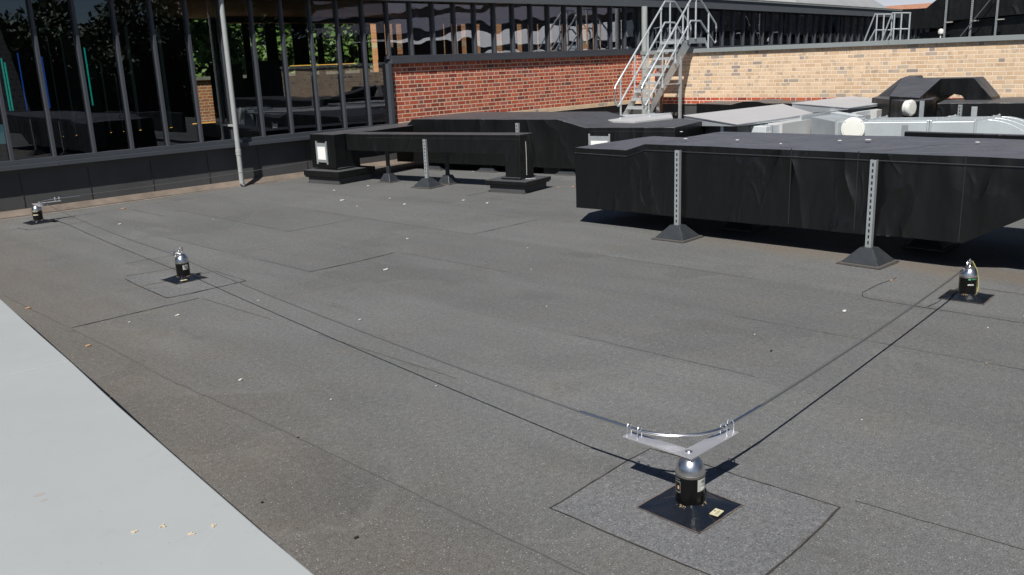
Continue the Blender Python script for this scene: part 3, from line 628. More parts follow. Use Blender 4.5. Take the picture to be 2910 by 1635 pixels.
# ------------------------------------------------------------------ access stairs over the wall
st = empty('access_stairs', 'galvanised steel access stairs with tubular handrails climbing over the brick wall', 'stairs', (15, 11.44, 0))
SI = Matrix.Translation(st.location).inverted()
def S(mb, name, m=RAILM, **k): o = mb.build(name, m, st, **k); o.matrix_parent_inverse = SI; return o
YL, YR = 11.73, 11.15
sz = lambda x: (x-15.0)*1.035
for y in (YL, YR):
    a, b = 15.03, 17.0
    S(MB().hexa([(a-.07, y-.005, sz(a)), (a+.09, y-.005, sz(a)), (a+.09, y+.005, sz(a)), (a-.07, y+.005, sz(a)), (b-.09, y-.005, 2.06), (b+.09, y-.005, 1.9), (b+.09, y+.005, 1.9), (b-.09, y+.005, 2.06)]), 'stringer', GALV)
for i in range(12):
    z = .2+i*.1665; x = 15.0+z/1.035
    S(MB().box(x-.09, x+.10, YR+.006, YL-.006, z-.015, z+.01).box(x-.09, x-.08, YR+.006, YL-.006, z-.045, z-.015), 'tread', RAILM)
pm = MB().box(16.98, 17.72, YR, YL, 2.035, 2.06)
for y in (YR-.012, YL+.002): pm.box(16.98, 17.74, y, y+.01, 1.98, 2.10)
S(pm, 'platform', GALV)
for y in (YL, YR):
    S(MB().hexa([(17.70, y-.005, 2.02), (17.76, y-.005, 2.06), (17.76, y+.005, 2.06), (17.70, y+.005, 2.02), (18.3, y-.005, 1.25), (18.42, y-.005, 1.25), (18.42, y+.005, 1.25), (18.3, y+.005, 1.25)]), 'rear_stringer', GALV)
for y, dxo in ((YL, 0), (YR, .05)):
    r_ = .021; n_ = y+(.03 if y == YL else -.03)
    s0 = 15.30+dxo*1.6; top = 2.905
    # top rail with drop loop at foot, mid rail, hoop over platform
    tx = 17.05+dxo
    path = [(s0+.04, n_, .735), (s0-.04, n_, .78), (s0-.08, n_, .87), (s0-.08, n_, 1.10), (s0-.05, n_, 1.16), (tx, n_, top), (tx+.37, n_, top), (tx+1.02, n_, 2.40), (tx+1.05, n_, 2.30), (tx+1.05, n_, 2.02), (tx+.98, n_, 1.97)]
    S(MB().tube(path, r_), 'handrail', smooth=True)
    mid = [(s0+.04, n_, .735), (tx, n_, 2.455), (tx+.38, n_, 2.455), (tx+.98, n_, 1.97)]
    S(MB().tube(mid, r_), 'handrail', smooth=True)
    for px in (15.42+dxo*2.6, 15.92+dxo*2.5, 16.41+dxo*2.2, 16.90+dxo*1.8):
        zt = .735+(px-s0-.04)*(2.455-.735)/(tx-s0-.04)+.44; zb = sz(px)+.03
        hp = S(MB().tube([(px, n_, zb), (px, n_, min(zt, top))], r_), 'handrail_post', smooth=True)
        for zc in (zb, zt, zt-.46): MB().lathe([(r_+.001, -.035), (r_+.009, -.03), (r_+.009, .03), (r_+.001, .035)], (px, n_, zc), 12).build('clamp', RAILM, hp, smooth=True)
    S(MB().tube([(tx+.2, n_, 2.08), (tx+.2, n_, top)], r_), 'handrail_post', smooth=True)
    S(MB().tube([(tx+.72, n_, 1.30), (tx+.72, n_, 2.63)], r_), 'handrail_post', smooth=True)
for y in (YL, YR):
    S(MB().box(16.735, 16.785, y-.03, y+.03, .02, 1.72), 'leg', GALV, bevel=.004)
    S(MB().box(16.66, 16.86, y-.1, y+.1, .0, .02), 'foot_plate', GALV)
S(MB().box(16.74, 16.78, YR+.03, YL-.03, 1.12, 1.15), 'cross_bar', GALV); S(MB().box(16.17, 16.735, YR-.02, YR+.02, 1.13, 1.155), 'cross_bar', GALV)
# rusty riser pipe and slim conduit behind the stairs
tag(MB().tube([(17.2, 11.95, 0), (17.2, 11.95, .95), (17.2, 11.95, 1.65)], .034, 12).build('rusty_pipe', mat('rusty_steel', (.30, .16, .10), .8, mottle=(8, .5)), smooth=True), 'rust streaked upright pipe behind the access stairs', 'pipe')
tag(MB().lathe([(.02, 0), (.06, .01), (.065, .22), (.03, .27), (.02, .3)], (17.2, 12.06, 1.18), 16).build('red_bottle', mat('red_plastic', (.55, .05, .03), .4), smooth=True), 'small red container hung behind the stair treads', 'container')

# second guard rail on the upper roof
gr = empty('guard_rail', 'short galvanised guard rail with sloping ends on the upper roof, beside the black duct box', 'rail', (24, 9.7, 1.25))
for (ya, yb, dx) in ((10.17, 9.95, 0), (9.64, 9.44, -.15)):
    MB().tube([(dx, ya-9.7+.1, .45), (dx, yb-9.7, 1.33), (dx, yb-9.7-.47, 1.30)], .021).build('handrail', RAILM, gr, smooth=True)
    MB().tube([(dx, ya-9.7-.05, .55), (dx, yb-9.7-.03, .93), (dx, yb-9.7-.47, .91)], .021).build('handrail', RAILM, gr, smooth=True)
    for q in (-.06, -.24, -.45): MB().tube([(dx, yb-9.7+q, 0), (dx, yb-9.7+q, 1.32)], .021).build('handrail_post', RAILM, gr, smooth=True)

# ------------------------------------------------------------------ duct support posts
def support(name, label, x, y, h, group, rz_=0, metal=GALV, fs=.16, wd=.05, dp=.04):
    t = empty(name, label, 'support post', (x, y, 0), rz_, group)
    a = fs; MB().box(-a-.02, a+.02, -a-.02, a+.02, 0.001, .016).build('rubber_mat', RUBB, t, bevel=.003)
    MB().hexa([(-a, -a, .017), (a, -a, .017), (a, a, .017), (-a, a, .017), (-.055, -.055, .135), (.055, -.055, .135), (.055, .055, .135), (-.055, .055, .135)]).build('foot', FOOTM, t, bevel=.006)
    # channel strut, open to the back, slotted web towards -X
    w2 = wd/2
    stt = MB().box(-dp/2, -dp/2+.004, -w2, w2, .13, h).box(-dp/2+.004, dp/2, -w2, -w2+.004, .13, h).box(-dp/2+.004, dp/2, w2-.004, w2, .13, h).build('strut', metal, t)
    sl_ = MB(); z = h-.04
    while z > .16: sl_.box(-dp/2-.0012, -dp/2+.001, -.0065, .0065, z-.014, z+.014); z -= .05
    sl_.build('slots', HOLE, stt)
    return t
support('duct_support', 'slotted steel post on pyramid foot against the large black duct, nearer its left end', 7.235, 4.83, .865, 'posts under the large duct', .035)
support('duct_support', 'slotted steel post on pyramid foot against the large black duct, nearest the right anchor post', 7.235, 2.93, .865, 'posts under the large duct', -.04)
for i, (x, y) in enumerate(((8.05, 4.55), (8.15, 2.75), (8.0, 1.55), (9.0, 4.6), (9.0, 1.9))):
    support('duct_support', 'dark pyramid foot in the shadow under the large black duct', x, y, .24, 'feet in shadow under the large duct', metal=FOOTM)

# ------------------------------------------------------------------ large black duct (front right)
bd = empty('large_black_duct', 'large wrinkled black jacketed duct on slotted posts at right', 'duct', (7.3, 4, 0))
BDI = Matrix.Translation(bd.location).inverted()
def D(par_, inv, mb, name, m, **k): o = mb.build(name, m, par_, **k); o.matrix_parent_inverse = inv; return o
pts = [(-6.185, .185), (-2.22, .235), (-1.80, .48), (1.0, .50), (1.0, .925), (-5.27, .905), (-5.50, .828), (-6.185, .832)]
P = MB(); P.prof([(q, z) for q, z in pts], (7.3, 0), (0, -1)[0:2] if False else (0, -1), (1, 0), 1.45)
# profile s is -Y: s=-6.185 means Y=6.185
D(bd, BDI, P, 'jacket', JACK, sub=4, wob=.009, smooth=True)
tp = MB()
for yy in (3.69, 3.09, 2.25): tp.box(7.293, 7.299, yy-.004, yy+.004, .245, .92)
tp.prof([(-6.187, .772), (-5.49, .765), (-5.26, .838), (1.0, .862), (1.0, .868), (-5.26, .844), (-5.49, .771), (-6.187, .778)], (7.288, 0), (0, -1), (1, 0), .012)
D(bd, BDI, tp, 'jacket_seam', TAPE)
for (x, y, r_) in ((7.62, 5.0, .022), (7.68, 4.45, .02), (8.1, 3.35, .03), (7.95, 3.55, .02), (8.2, 2.45, .02), (8.1, 1.95, .03), (8.3, 5.5, .018), (7.5, 3.9, .014)):
    D(bd, BDI, MB().lathe([(r_, .935), (r_*.8, .94)], (x, y, 0), 7), 'pale_spot', STAINJ)
# black duct standing behind it
d2 = empty('low_black_screen', 'plain black upright sheet between the large duct and the silver duct', 'screen', (9.9, 2, 0))
D(d2, Matrix.Translation(d2.location).inverted(), MB().prism([(10.5, 3.93), (10.58, 3.93), (10.58, -1), (10.5, -1)], .3, [.80, .80, .775, .775]), 'jacket', JACK2, bevel=.01)

# ------------------------------------------------------------------ group of black ducts at centre left
th10 = R(10); dA = (math.sin(th10), -math.cos(th10)); wA = (math.cos(th10), math.sin(th10))
A0 = (8.44, 10.0)
def AP(s, w_, o0=A0): return (o0[0]+dA[0]*s+wA[0]*w_, o0[1]+dA[1]*s+wA[1]*w_)
sd = empty('small_black_duct', 'small black jacketed duct with a dropped leg into a capped upstand, centre left', 'duct', (*A0, 0))
SDI = Matrix.Translation(sd.location).inverted()
prof_ = [(-1.62, .495), (1.395, .515), (1.395, .17), (1.65, .17), (1.65, .785), (-1.62, .755)]
D(sd, SDI, MB().prof(prof_, A0, dA, wA, .33), 'jacket', JACK2, sub=3, wob=.004, smooth=True, bevel=.006)
tp = MB().prof([(-1.2, .70), (1.652, .722), (1.652, .727), (-1.2, .705)], (A0[0]-wA[0]*.003, A0[1]-wA[1]*.003), dA, wA, .01)
D(sd, SDI, tp, 'jacket_seam', TAPE)
tp = MB(); c_ = AP(1.655, .14); tp.tube([(c_[0], c_[1], .22), (c_[0]+.004, c_[1], .45), (c_[0], c_[1], .68)], .0035, 6); D(sd, SDI, tp, 'pale_drip', STAINJ)
def cap_block(par_, inv, c, a, b, zs, ang=th10):
    D(par_, inv, MB().obox(c, a-.05, b-.05, 0, .095, ang), 'upstand', UPST)
    D(par_, inv, MB().obox(c, a-.015, b-.015, .0955, .115, ang), 'cap', JACK2)
    D(par_, inv, MB().obox(c, a, b, .1155, zs, ang), 'cap', JACK2, bevel=.006)
cc = AP(1.49, .165)
cap_block(sd, SDI, cc, .33, .34, .168)
D(sd, SDI, MB().obox(cc, .19, .16, .166, .20, th10), 'collar', JACK2, bevel=.01)
pc = AP(1.72, .1); D(sd, SDI, MB().tube([(pc[0], pc[1]+.1, .171), (pc[0]+.02, pc[1], .172), (pc[0]+.10, pc[1]-.02, .171)], .0055, 6), 'pale_drip', STAINJ)
for s_, w_, h_, lb in ((0, -.03, .70, 'slotted steel post in front of the small black duct'),):
    x, y = AP(s_, w_); support('duct_support', lb, x, y, h_, 'posts under the small ducts', th10, fs=.155)
for s_, w_, h_, lb in ((-.98, .22, .5, 'dark post under the left end of the small black duct'), (.08, .36, .5, 'dark post under the rear side of the small black duct')):
    x, y = AP(s_, w_); support('duct_support', lb, x, y, h_, 'dark posts under the small ducts', th10, metal=FOOTM, fs=.11)
x, y = AP(.95, 1.0); support('duct_support', 'slotted steel strut rising behind the small duct, only its top showing', x, y, .86, 'posts under the small ducts', th10, fs=.13)
# plenum box
pb = empty('black_plenum_box', 'black box on a capped upstand with a white access plate, beside the glazed wall', 'plenum box', (8.2, 11.93, 0))
PBI = Matrix.Translation(pb.location).inverted()
cap_block(pb, PBI, (8.17, 11.86), .40, .40, .205, R(8))
D(pb, PBI, MB().obox((8.18, 11.93), .235, .285, .203, .235, R(8)), 'collar', JACK2, bevel=.012)
D(pb, PBI, MB().obox((8.18, 11.95), .25, .295, .225, .758, R(4)), 'box', JACK2, bevel=.008)
D(pb, PBI, MB().prism([(8.40, 11.70), (8.75, 11.66), (11.2, 12.2), (11.2, 12.75), (8.43, 12.3)], .34, .757), 'rear_duct', JACK2, bevel=.006)
def plate(par_, inv, c, n, t, wd, ht, zc, legs=True):
    """white plate on a grey channel frame; c = point on face, n outward, t along"""
    def q(a, z, o): return (c[0]+t[0]*a+n[0]*o, c[1]+t[1]*a+n[1]*o, z)
    def slab(a0, a1, z0, z1, o0, o1): return MB().hexa([q(a0, z0, o0), q(a1, z0, o0), q(a1, z0, o1), q(a0, z0, o1), q(a0, z1, o0), q(a1, z1, o0), q(a1, z1, o1), q(a0, z1, o1)])
    fr = slab(-wd/2, wd/2, zc-ht*.42, zc+ht*.42, .004, .016)
    for sgn in (-1, 1): 
        a = sgn*(wd/2-.012); s2 = slab(a-.012, a+.012, zc-ht/2, zc+ht/2, .003, .022); fr.add(s2.v, s2.f)
    D(par_, inv, fr, 'plate_frame', GALV)
    D(par_, inv, slab(-wd/2+.04, wd/2-.04, zc-ht*.30, zc+ht*.26, .0175, .021), 'white_plate', WHITE)
plate(pb, PBI, (7.925, 11.93), (-1, -.07), (.07, -1), .27, .36, .47)
# bevelled duct behind
B0 = (9.9, 11.2); t12 = R(12); dB = (math.sin(t12), -math.cos(t12)); wB = (math.cos(t12), math.sin(t12))
bv = empty('wide_black_duct', 'wide flat black duct with slanted left end behind the small black duct', 'duct', (*B0, 0))
BVI = Matrix.Translation(bv.location).inverted()
D(bv, BVI, MB().prof([(-1.10, .13), (4.06, .10), (4.06, .755), (2.62, .742), (2.14, .864), (-.70, .864), (-1.10, .55)], B0, dB, wB, 1.75), 'jacket', JACK2, sub=4, wob=.006, smooth=True, bevel=.008)
tp = MB().prof([(2.68, .68), (4.062, .69), (4.062, .696), (2.68, .686)], (B0[0]-wB[0]*.004, B0[1]), dB, wB, .01); D(bv, BVI, tp, 'jacket_seam', TAPE)
def BP(s, w_): return (B0[0]+dB[0]*s+wB[0]*w_, B0[1]+dB[1]*s+wB[1]*w_)
plate(bv, BVI, BP(2.86, 0), (-wB[0], -wB[1]), dB, .36, .44, .43)
for s_ in (-.35, .75, 2.25): x, y = BP(s_, .18); support('duct_support', 'dark pyramid foot under the wide flat black duct', x, y, .14, 'feet under the wide flat duct', t12, metal=FOOTM, fs=.17)
D(bv, BVI, MB().obox(BP(2.12, .3), .22, .3, 0, .13, t12), 'upstand', JACK2)

# ------------------------------------------------------------------ silver ducts and lidded units
CASEM = mat('weathered_casing', (.085, .09, .095), .6, mottle=(3, .35))
def lidded(name, label, poly, zt, drops):
    t = empty(name, label, 'air unit', (poly[0][0], poly[0][1], 0)); inv = Matrix.Translation(t.location).inverted()
    D(t, inv, MB().prism(poly, zt-.014, zt), 'lid', LIDM, bevel=.003)
    cx = sum(p[0] for p in poly)/len(poly); cy = sum(p[1] for p in poly)/len(poly)
    pin = [(cx+(x-cx)*.992, cy+(y-cy)*.988) for x, y in poly]
    D(t, inv, MB().prism(pin, [zt-q_ for q_ in drops], zt-.0145), 'lid_flange', LIDW)
    pin = [(cx+(x-cx)*.93, cy+(y-cy)*.90) for x, y in poly]
    D(t, inv, MB().prism(pin, .10, zt-.0155), 'casing', CASEM)
    rv = MB(); n = len(poly)
    for i in (0, n-1):
        a = Vector(poly[i]); b = Vector(poly[(i+1) % n])
        for k in range(6): p = a.lerp(b, (k+.5)/6); rv.lathe([(.005, -.01), (.005, .002), (.002, .003)], (p.x, p.y, zt), 8)
    D(t, inv, rv, 'rivets', RAILM)
    return t, inv
u1, i1 = lidded('lidded_unit', 'long flat grey lidded air unit nearer the stairs, left of the silver duct', [(10.94, 6.35), (12.42, 6.31), (13.2, 6.34), (15.4, 8.0), (12.35, 8.15)], .80, (.03, .05, .05, .05, .17))
D(u1, i1, MB().box(11.42, 11.56, 6.17, 6.9, .2, .735), 'side_duct', LIDW, bevel=.01)
D(u1, i1, MB().box(11.56, 11.585, 6.15, 6.9, .2, .742), 'duct_flange', GALV)
D(u1, i1, MB().box(11.585, 11.79, 6.16, 6.9, .2, .735), 'side_duct', LIDW)
D(u1, i1, MB().box(11.795, 12.85, 6.12, 6.95, .2, .748), 'control_box', BOXG, bevel=.003)
# sideways lettering on the pale duct
fc = bpy.data.curves.new('lettering', 'FONT'); fc.body = 'IGNJ'; fc.size = .12; fc.extrude = .0015
fo = bpy.data.objects.new('lettering', fc); COL.objects.link(fo)
dg = bpy.context.evaluated_depsgraph_get(); lm_ = bpy.data.meshes.new_from_object(fo.evaluated_get(dg)); COL.objects.unlink(fo); bpy.data.objects.remove(fo)
lo_ = bpy.data.objects.new('lettering', lm_); COL.objects.link(lo_); lm_.materials.clear(); lm_.materials.append(LABW)
lo_.matrix_world = Matrix.Translation((11.92, 6.236, .36)) @ Matrix.Rotation(R(90), 4, 'Y') @ Matrix.Rotation(0, 4, 'X')
lo_.rotation_euler = (R(90), R(-90), 0); lo_.location = (11.54, 6.168, .42); 
lo_.parent = u1; lo_.matrix_parent_inverse = i1
u2, i2 = lidded('lidded_unit', 'long flat grey lidded air unit farther right, before the black hood duct', [(13.55, 5.94), (15.48, 5.92), (16.85, 7.33), (14.68, 7.46)], .86, (.03, .05, .05, .20))
D(u2, i2, MB().box(13.75, 14.29, 5.90, 6.4, .2, .774), 'side_duct', LIDW)
D(u2, i2, MB().box(14.295, 15.25, 5.80, 6.4, .2, .774), 'control_box', BOXG, bevel=.003)
tr_ = empty('metal_tray', 'flat pale metal tray with ribs at the foot of the stairs', 'tray', (11.9, 8.9, 0)); ti_ = Matrix.Translation(tr_.location).inverted()
trp = [(11.3, 8.35), (12.2, 8.25), (13.1, 8.9), (12.5, 9.6), (11.5, 9.3)]
D(tr_, ti_, MB().prism(trp, .70, .775), 'tray_body', LIDM, bevel=.004)
D(tr_, ti_, MB().obox((12.2, 8.95), .55, .012, .776, .80, R(5)).obox((12.5, 8.7), .35, .012, .776, .80, R(5)), 'rib', LIDW)
D(tr_, ti_, MB().prism([(11.6, 8.6), (12.2, 8.5), (12.7, 8.9), (12.3, 9.2)], 0, .699), 'casing', BOXG)
# silver duct
sv = empty('silver_duct', 'bare galvanised duct with bolted flanges and a curved right end', 'duct', (11.7, 4.6, 0)); SVI = Matrix.Translation(sv.location).inverted()
ax = Vector((12.10-11.66, 3.90-4.96)).normalized(); px_ = Vector((1, 0))   # duct axis and its cross direction (away from camera)
def SP(a, b): return (11.66+ax.x*a+px_.x*b, 4.96+ax.y*a+px_.y*b)
def sbox(a0, a1, b0, b1, z0, z1): return MB().prism([SP(a0, b0), SP(a1, b0), SP(a1, b1), SP(a0, b1)], z0, z1)
D(sv, SVI, sbox(0, 1.40, 0, .92, .25, .795), 'duct_body', GALVD, bevel=.006)
D(sv, SVI, sbox(.05, .86, .18, .74, .796, .806), 'stiffener', GALVD)
for a_ in (-.005, .84, .87, 1.385): D(sv, SVI, sbox(a_-.012, a_+.012, -.02, .95, .25, .815), 'flange', RAILM, bevel=.003)
bt = MB()
for a_ in (-.005, .855, 1.385):
    for k in range(5): c_ = SP(a_, -.012+k*.235); bt.lathe([(.010, .806), (.010, .822), (.004, .826)], (*c_, 0), 8)
D(sv, SVI, bt, 'flange_bolts', RAILM)
el = [(1.40, .25), (1.40, .79)]+[(1.40+.80*math.sin(R(t_)), .0+.80*math.cos(R(t_))) for t_ in range(8, 75, 6)]+[(2.19, .10), (1.55, .10)]
D(sv, SVI, MB().prof([(a_, z) for a_, z in el], SP(0, 0), tuple(ax), tuple(px_), .92), 'bend', GALVD, smooth=True)
rg = MB()
for b_ in (.22, .5, .78): rg.tube([(*SP(1.40+.80*math.sin(R(t_)), b_), -.004+.802*math.cos(R(t_))) for t_ in range(4, 70, 6)], .007, 6)
D(sv, SVI, rg, 'stiffener', GALVD)
# 45 degree branch towards the units
D(sv, SVI, MB().prism([(11.66, 4.98), (11.76, 5.30), (12.55, 6.05), (13.3, 6.0), (12.75, 5.3)], .25, .79), 'branch_duct', GALVD, bevel=.006)
D(sv, SVI, MB().prism([(12.35, 5.30), (12.55, 5.26), (13.3, 5.98), (13.1, 6.02)], .791, .82), 'raised_fold', LIDW)
D(sv, SVI, MB().obox((12.22, 5.28), .47, .014, .25, .822, R(-4)), 'flange', RAILM)
D(sv, SVI, MB().obox((12.95, 6.12), .55, .014, .25, .822, R(-3)), 'flange', RAILM)
D(sv, SVI, MB().box(11.60, 11.615, 4.30, 4.38, .25, .78), 'support_strut', GALV)
def disc(name, label, c, nrm, r):
    t = empty(name, label, 'access cap', c); inv = Matrix.Translation(c).inverted()
    q = Vector(nrm).normalized().to_track_quat('Z', 'Y').to_matrix().to_4x4()
    for prof2, nm, m_ in (([(r*.93, -.05), (r*.93, 0), (r, .002), (r, .03), (r*.93, .045), (r*.86, .047)], 'rim', CAPW), ([(r*.80, .0472), (r*.78, .052), (0.001, .056)], 'face', CAPW)):
        mb = MB().lathe(prof2, n=36); o = mb.build(nm, m_, t, smooth=True); o.matrix_local = q
    bb = MB()
    for k in range(4): a = R(45+90*k); bb.lathe([(.008, .045), (.008, .052), (.003, .054)], (r*.9*math.cos(a), r*.9*math.sin(a), 0), 8)
    o = bb.build('screws', GALV, t); o.matrix_local = q
    return t
disc('round_access_cap', 'round cream access cap facing front on the bare silver duct', (11.58, 5.00, .715), (-.95, -.38, .06), .155)

# ------------------------------------------------------------------ black ducts at the right
rb = empty('rear_black_duct', 'long black duct running along the foot of the tan wall at right', 'duct', (14.5, 4, 0)); RBI = Matrix.Translation(rb.location).inverted()
D(rb, RBI, MB().prism([(14.45, 4.95), (15.75, 5.22), (16.3, 3.9), (16.3, -2), (14.9, -2), (14.72, 3.80)], .15, [.88, .88, .88, .9, .9, .88]), 'jacket', JACK2, sub=3, wob=.006, smooth=True, bevel=.01)
D(rb, RBI, MB().box(13.79, 13.80, 4.90, 4.965, .4, .955), 'bare_strut', GALV)
D(rb, RBI, MB().box(14.50, 14.515, 4.38, 4.46, .55, .83), 'bracket', RAILM)
support('duct_support', 'slotted post in front of the rear black duct by the curved silver duct', 14.22, 4.53, .875, 'posts under the rear duct')
# boxed front piece with the second cap
bx = empty('black_box_duct', 'black box end of the hood duct carrying a round white cap', 'duct', (13.9, 5.4, 0)); BXI = Matrix.Translation(bx.location).inverted()
D(bx, BXI, MB().prism([(13.90, 5.24), (14.05, 5.05), (14.35, 4.98), (15.0, 5.15), (15.25, 6.2), (14.8, 6.1)], .15, [.945, .945, .945, .945, .945, .945]), 'jacket', JACK2, bevel=.01)
disc('round_access_cap', 'round white access cap turned sideways on the black box duct', (13.84, 5.13, .845), (-.2, -.98, .0), .122)
# hood duct bridging over
hd = empty('hood_duct', 'black hooded duct rising over and down again in front of the tan wall', 'duct', (15.3, 5.3, 0)); HDI = Matrix.Translation(hd.location).inverted()
h1 = MB().hexa([(14.25, 5.14, .50), (15.30, 5.20, .50), (15.30, 5.70, .50), (14.25, 5.60, .50), (14.25, 5.14, .975), (15.30, 5.204, 1.223), (15.30, 5.80, 1.255), (14.25, 5.60, 1.0)])
D(hd, HDI, h1, 'rising_piece', JACK2, bevel=.008)
D(hd, HDI, MB().hexa([(15.12, 5.5, .93), (15.9, 5.5, .93), (15.9, 6.3, .93), (15.22, 6.2, .93), (15.35, 5.72, 1.24), (15.9, 5.72, 1.26), (15.9, 5.93, 1.26), (15.42, 5.90, 1.225)]), 'rear_facet', JACK2, bevel=.006)
h3 = MB().prof([(-5.70, 1.222), (-5.204, 1.222), (-4.705, 1.226), (-4.44, .925), (-4.40, .80), (-4.82, .885), (-4.87, .95), (-4.98, .972), (-5.13, .95), (-5.22, .885), (-5.30, .80), (-5.70, .8)], (15.301, 0), (0, -1), (1, 0), .45)
D(hd, HDI, h3, 'descending_piece', JACK2, bevel=.008)
# low black duct beyond the lidded units
lb_ = empty('far_black_duct', 'low black duct with raised flat hump beyond the grey lidded units', 'duct', (15.9, 9.5, 0)); LBI = Matrix.Translation(lb_.location).inverted()
D(lb_, LBI, MB().prof([(-10.25, .1), (-7.2, .1), (-7.2, .76), (-8.7, .77), (-8.85, .80), (-9.15, .80), (-9.45, .735), (-10.25, .755)], (16.02, 0), (0, -1), (1, 0), .9), 'jacket', JACK2, sub=3, wob=.004, smooth=True)
tag(MB().box(16.9, 17.2, 10.15, 10.95, 0, .42).build('grey_vent_box', BOXG, bevel=.01), 'small grey box at the foot of the wall between stairs and far duct', 'box')

# ------------------------------------------------------------------ big ducts on the upper roof (top right)
K = 30/22
kz = lambda z: 1.76+(z-1.76)*K
ub = empty('upper_black_duct', 'very large black jacketed duct on tall slotted struts above the wall, top right', 'duct', (30, 8, 1.25)); UBI = Matrix.Translation(ub.location).inverted()
D(ub, UBI, MB().prof([(a*K, kz(b)) for a, b in [(-8.48, 2.15), (-7.95, 2.12), (-7.6, 2.13), (-7.3, 2.27), (-5.6, 2.33), (-5.3, 2.28), (-3, 2.1), (-3, 3.7), (-6.6, 3.7), (-7.93, 2.575), (-8.48, 2.585)]], (30, 0), (0, -1), (1, 0), 1.8), 'jacket', JACK2, sub=4, wob=.01, smooth=True)
D(ub, UBI, MB().prof([(a*K, kz(b)) for a, b in [(-8.1, 1.4), (-3, 1.4), (-3, 2.05), (-5.2, 2.26), (-5.6, 2.31), (-7.2, 2.25), (-7.6, 2.07), (-8.1, 2.03)]], (30.2, 0), (0, -1), (1, 0), 1.6), 'lower_jacket', JACK2, sub=4, wob=.01, smooth=True)
for y, lb in ((7.47, 'left'), (6.92, 'middle'), (6.40, 'right')):
    t = empty('slotted_strut', f'tall slotted steel strut on the upper black duct, {lb} of the three', 'strut', (21.93*K, y*K, 1.25), 0, 'struts on the upper duct')
    stt = MB().box(-.027, .027, -.024, .024, 0, 3.0).build('strut', GALV, t)
    s_ = MB(); z = .7
    while z < 2.9: s_.box(-.0285, -.0265, -.009, .009, z-.017, z+.017); z += .062
    s_.build('slots', HOLE, stt)
    MB().box(-.03, .02, -.22, -.025, 1.14, 1.17).build('bracket', PALE, t)
tag(MB().tube([(21.80*K, 7.08*K, kz(1.9)), (21.80*K, 6.38*K, kz(2.85))], .018, 6).build('brace', mat('dark_steel', (.10, .10, .11), .5)), 'thin diagonal dark brace across the upper black duct struts', 'brace')
tag(MB().lathe([(.03, 0), (.075, .02), (.085, .09), (.06, .15), (.01, .17)], (21.5*K, 7.40*K, kz(1.97)), 16).tube([(21.5*K, 7.40*K, 1.25), (21.5*K, 7.40*K, kz(1.98))], .02, 8).build('white_vent_cowl', CAPW, smooth=True), 'small white rounded cowl just above the wall coping by the left strut', 'vent cowl')

# ------------------------------------------------------------------ roof anchors and safety line
def arc_patch(r, a0, a1, z0, z1, n=8):
    vs = [(r*math.cos(a0+(a1-a0)*i/n), r*math.sin(a0+(a1-a0)*i/n), z) for z in (z0, z1) for i in range(n+1)]
    return MB().add(vs, [(i, i+1, n+2+i, n+1+i) for i in range(n)])
RP = .058
def anchor(label, x, y, rz_, fl=.148, face=(None,)):
    t = empty('roof_anchor_post', label, 'anchor post', (x, y, 0), 0, 'safety line anchor posts')
    c, s_ = math.cos(rz_), math.sin(rz_)
    # dressed bitumen flashing: low pyramid with creases
    n = 16; vs = []; fs = []
    for j in range(n+1):
        for i in range(n+1):
            a = (i/n*2-1)*fl; b = (j/n*2-1)*fl; d = max(abs(a), abs(b))/fl; dd = math.hypot(a, b)
            z = .005+.052*max(0, 1-d)**1.25+.005*noise.noise(Vector((a*14+x, b*14+y, 0)))*min(1, 3*(1-d))
            e = 1+.03*noise.noise(Vector((a*9, b*9, x*3)))
            vs.append(((a*c-b*s_)*e, (a*s_+b*c)*e, max(z, .0045) if d < 1 else .0045))
    for j in range(n):
        for i in range(n): fs.append((j*(n+1)+i, j*(n+1)+i+1, (j+1)*(n+1)+i+1, (j+1)*(n+1)+i))
    MB().add(vs, fs).build('flashing', FLASH, t, smooth=True, fix=False)
    eb = MB(); q4 = [((-fl*c+fl*s_)*1.01, (-fl*s_-fl*c)*1.01), ((fl*c+fl*s_)*1.01, (fl*s_-fl*c)*1.01), ((fl*c-fl*s_)*1.01, (fl*s_+fl*c)*1.01), ((-fl*c-fl*s_)*1.01, (-fl*s_+fl*c)*1.01)]
    ribbon(eb, q4+q4[:1], .007, .0062, .003, .02); eb.build('edge_dirt', EDGEM, t, fix=False)
    MB().lathe([(RP, .01), (RP, .148)], n=40).build('post_body', PBLK, t, smooth=True)
    MB().lathe([(RP+.0012, .149), (RP+.0016, .150), (RP+.0016, .159), (RP-.0005, .1605)], n=40).build('dome_band', SSD, t, smooth=True)
    MB().lathe([(RP*math.cos(R(t_)), .159+.073*math.sin(R(t_))) for t_ in (0, 4, 8, 14, 20, 27, 34, 41, 48, 55, 62, 69, 76, 83, 89)], n=48).build('dome_cap', SS, t, smooth=True)
    # crumbs of rust and old sealant round the foot
    rn = random.Random(int(x*100)); cr = MB()
    for k in range(70):
        a = rn.gauss(5.3, .35) if k % 3 else rn.gauss(3.25, .2); rr = RP+abs(rn.gauss(0, .005)); s2 = rn.uniform(.0008, .0022); p = (rr*math.cos(a), rr*math.sin(a), .034-.5*(rr-RP)+s2*.3)
        cr.obox(p[:2], s2, s2*.7, p[2]-s2, p[2]+s2, a)
    cr.build('rust_crumbs', RUST, t)
    return t
TOV = lambda x, y: math.atan2(-y, -x)   # direction from a post to the camera
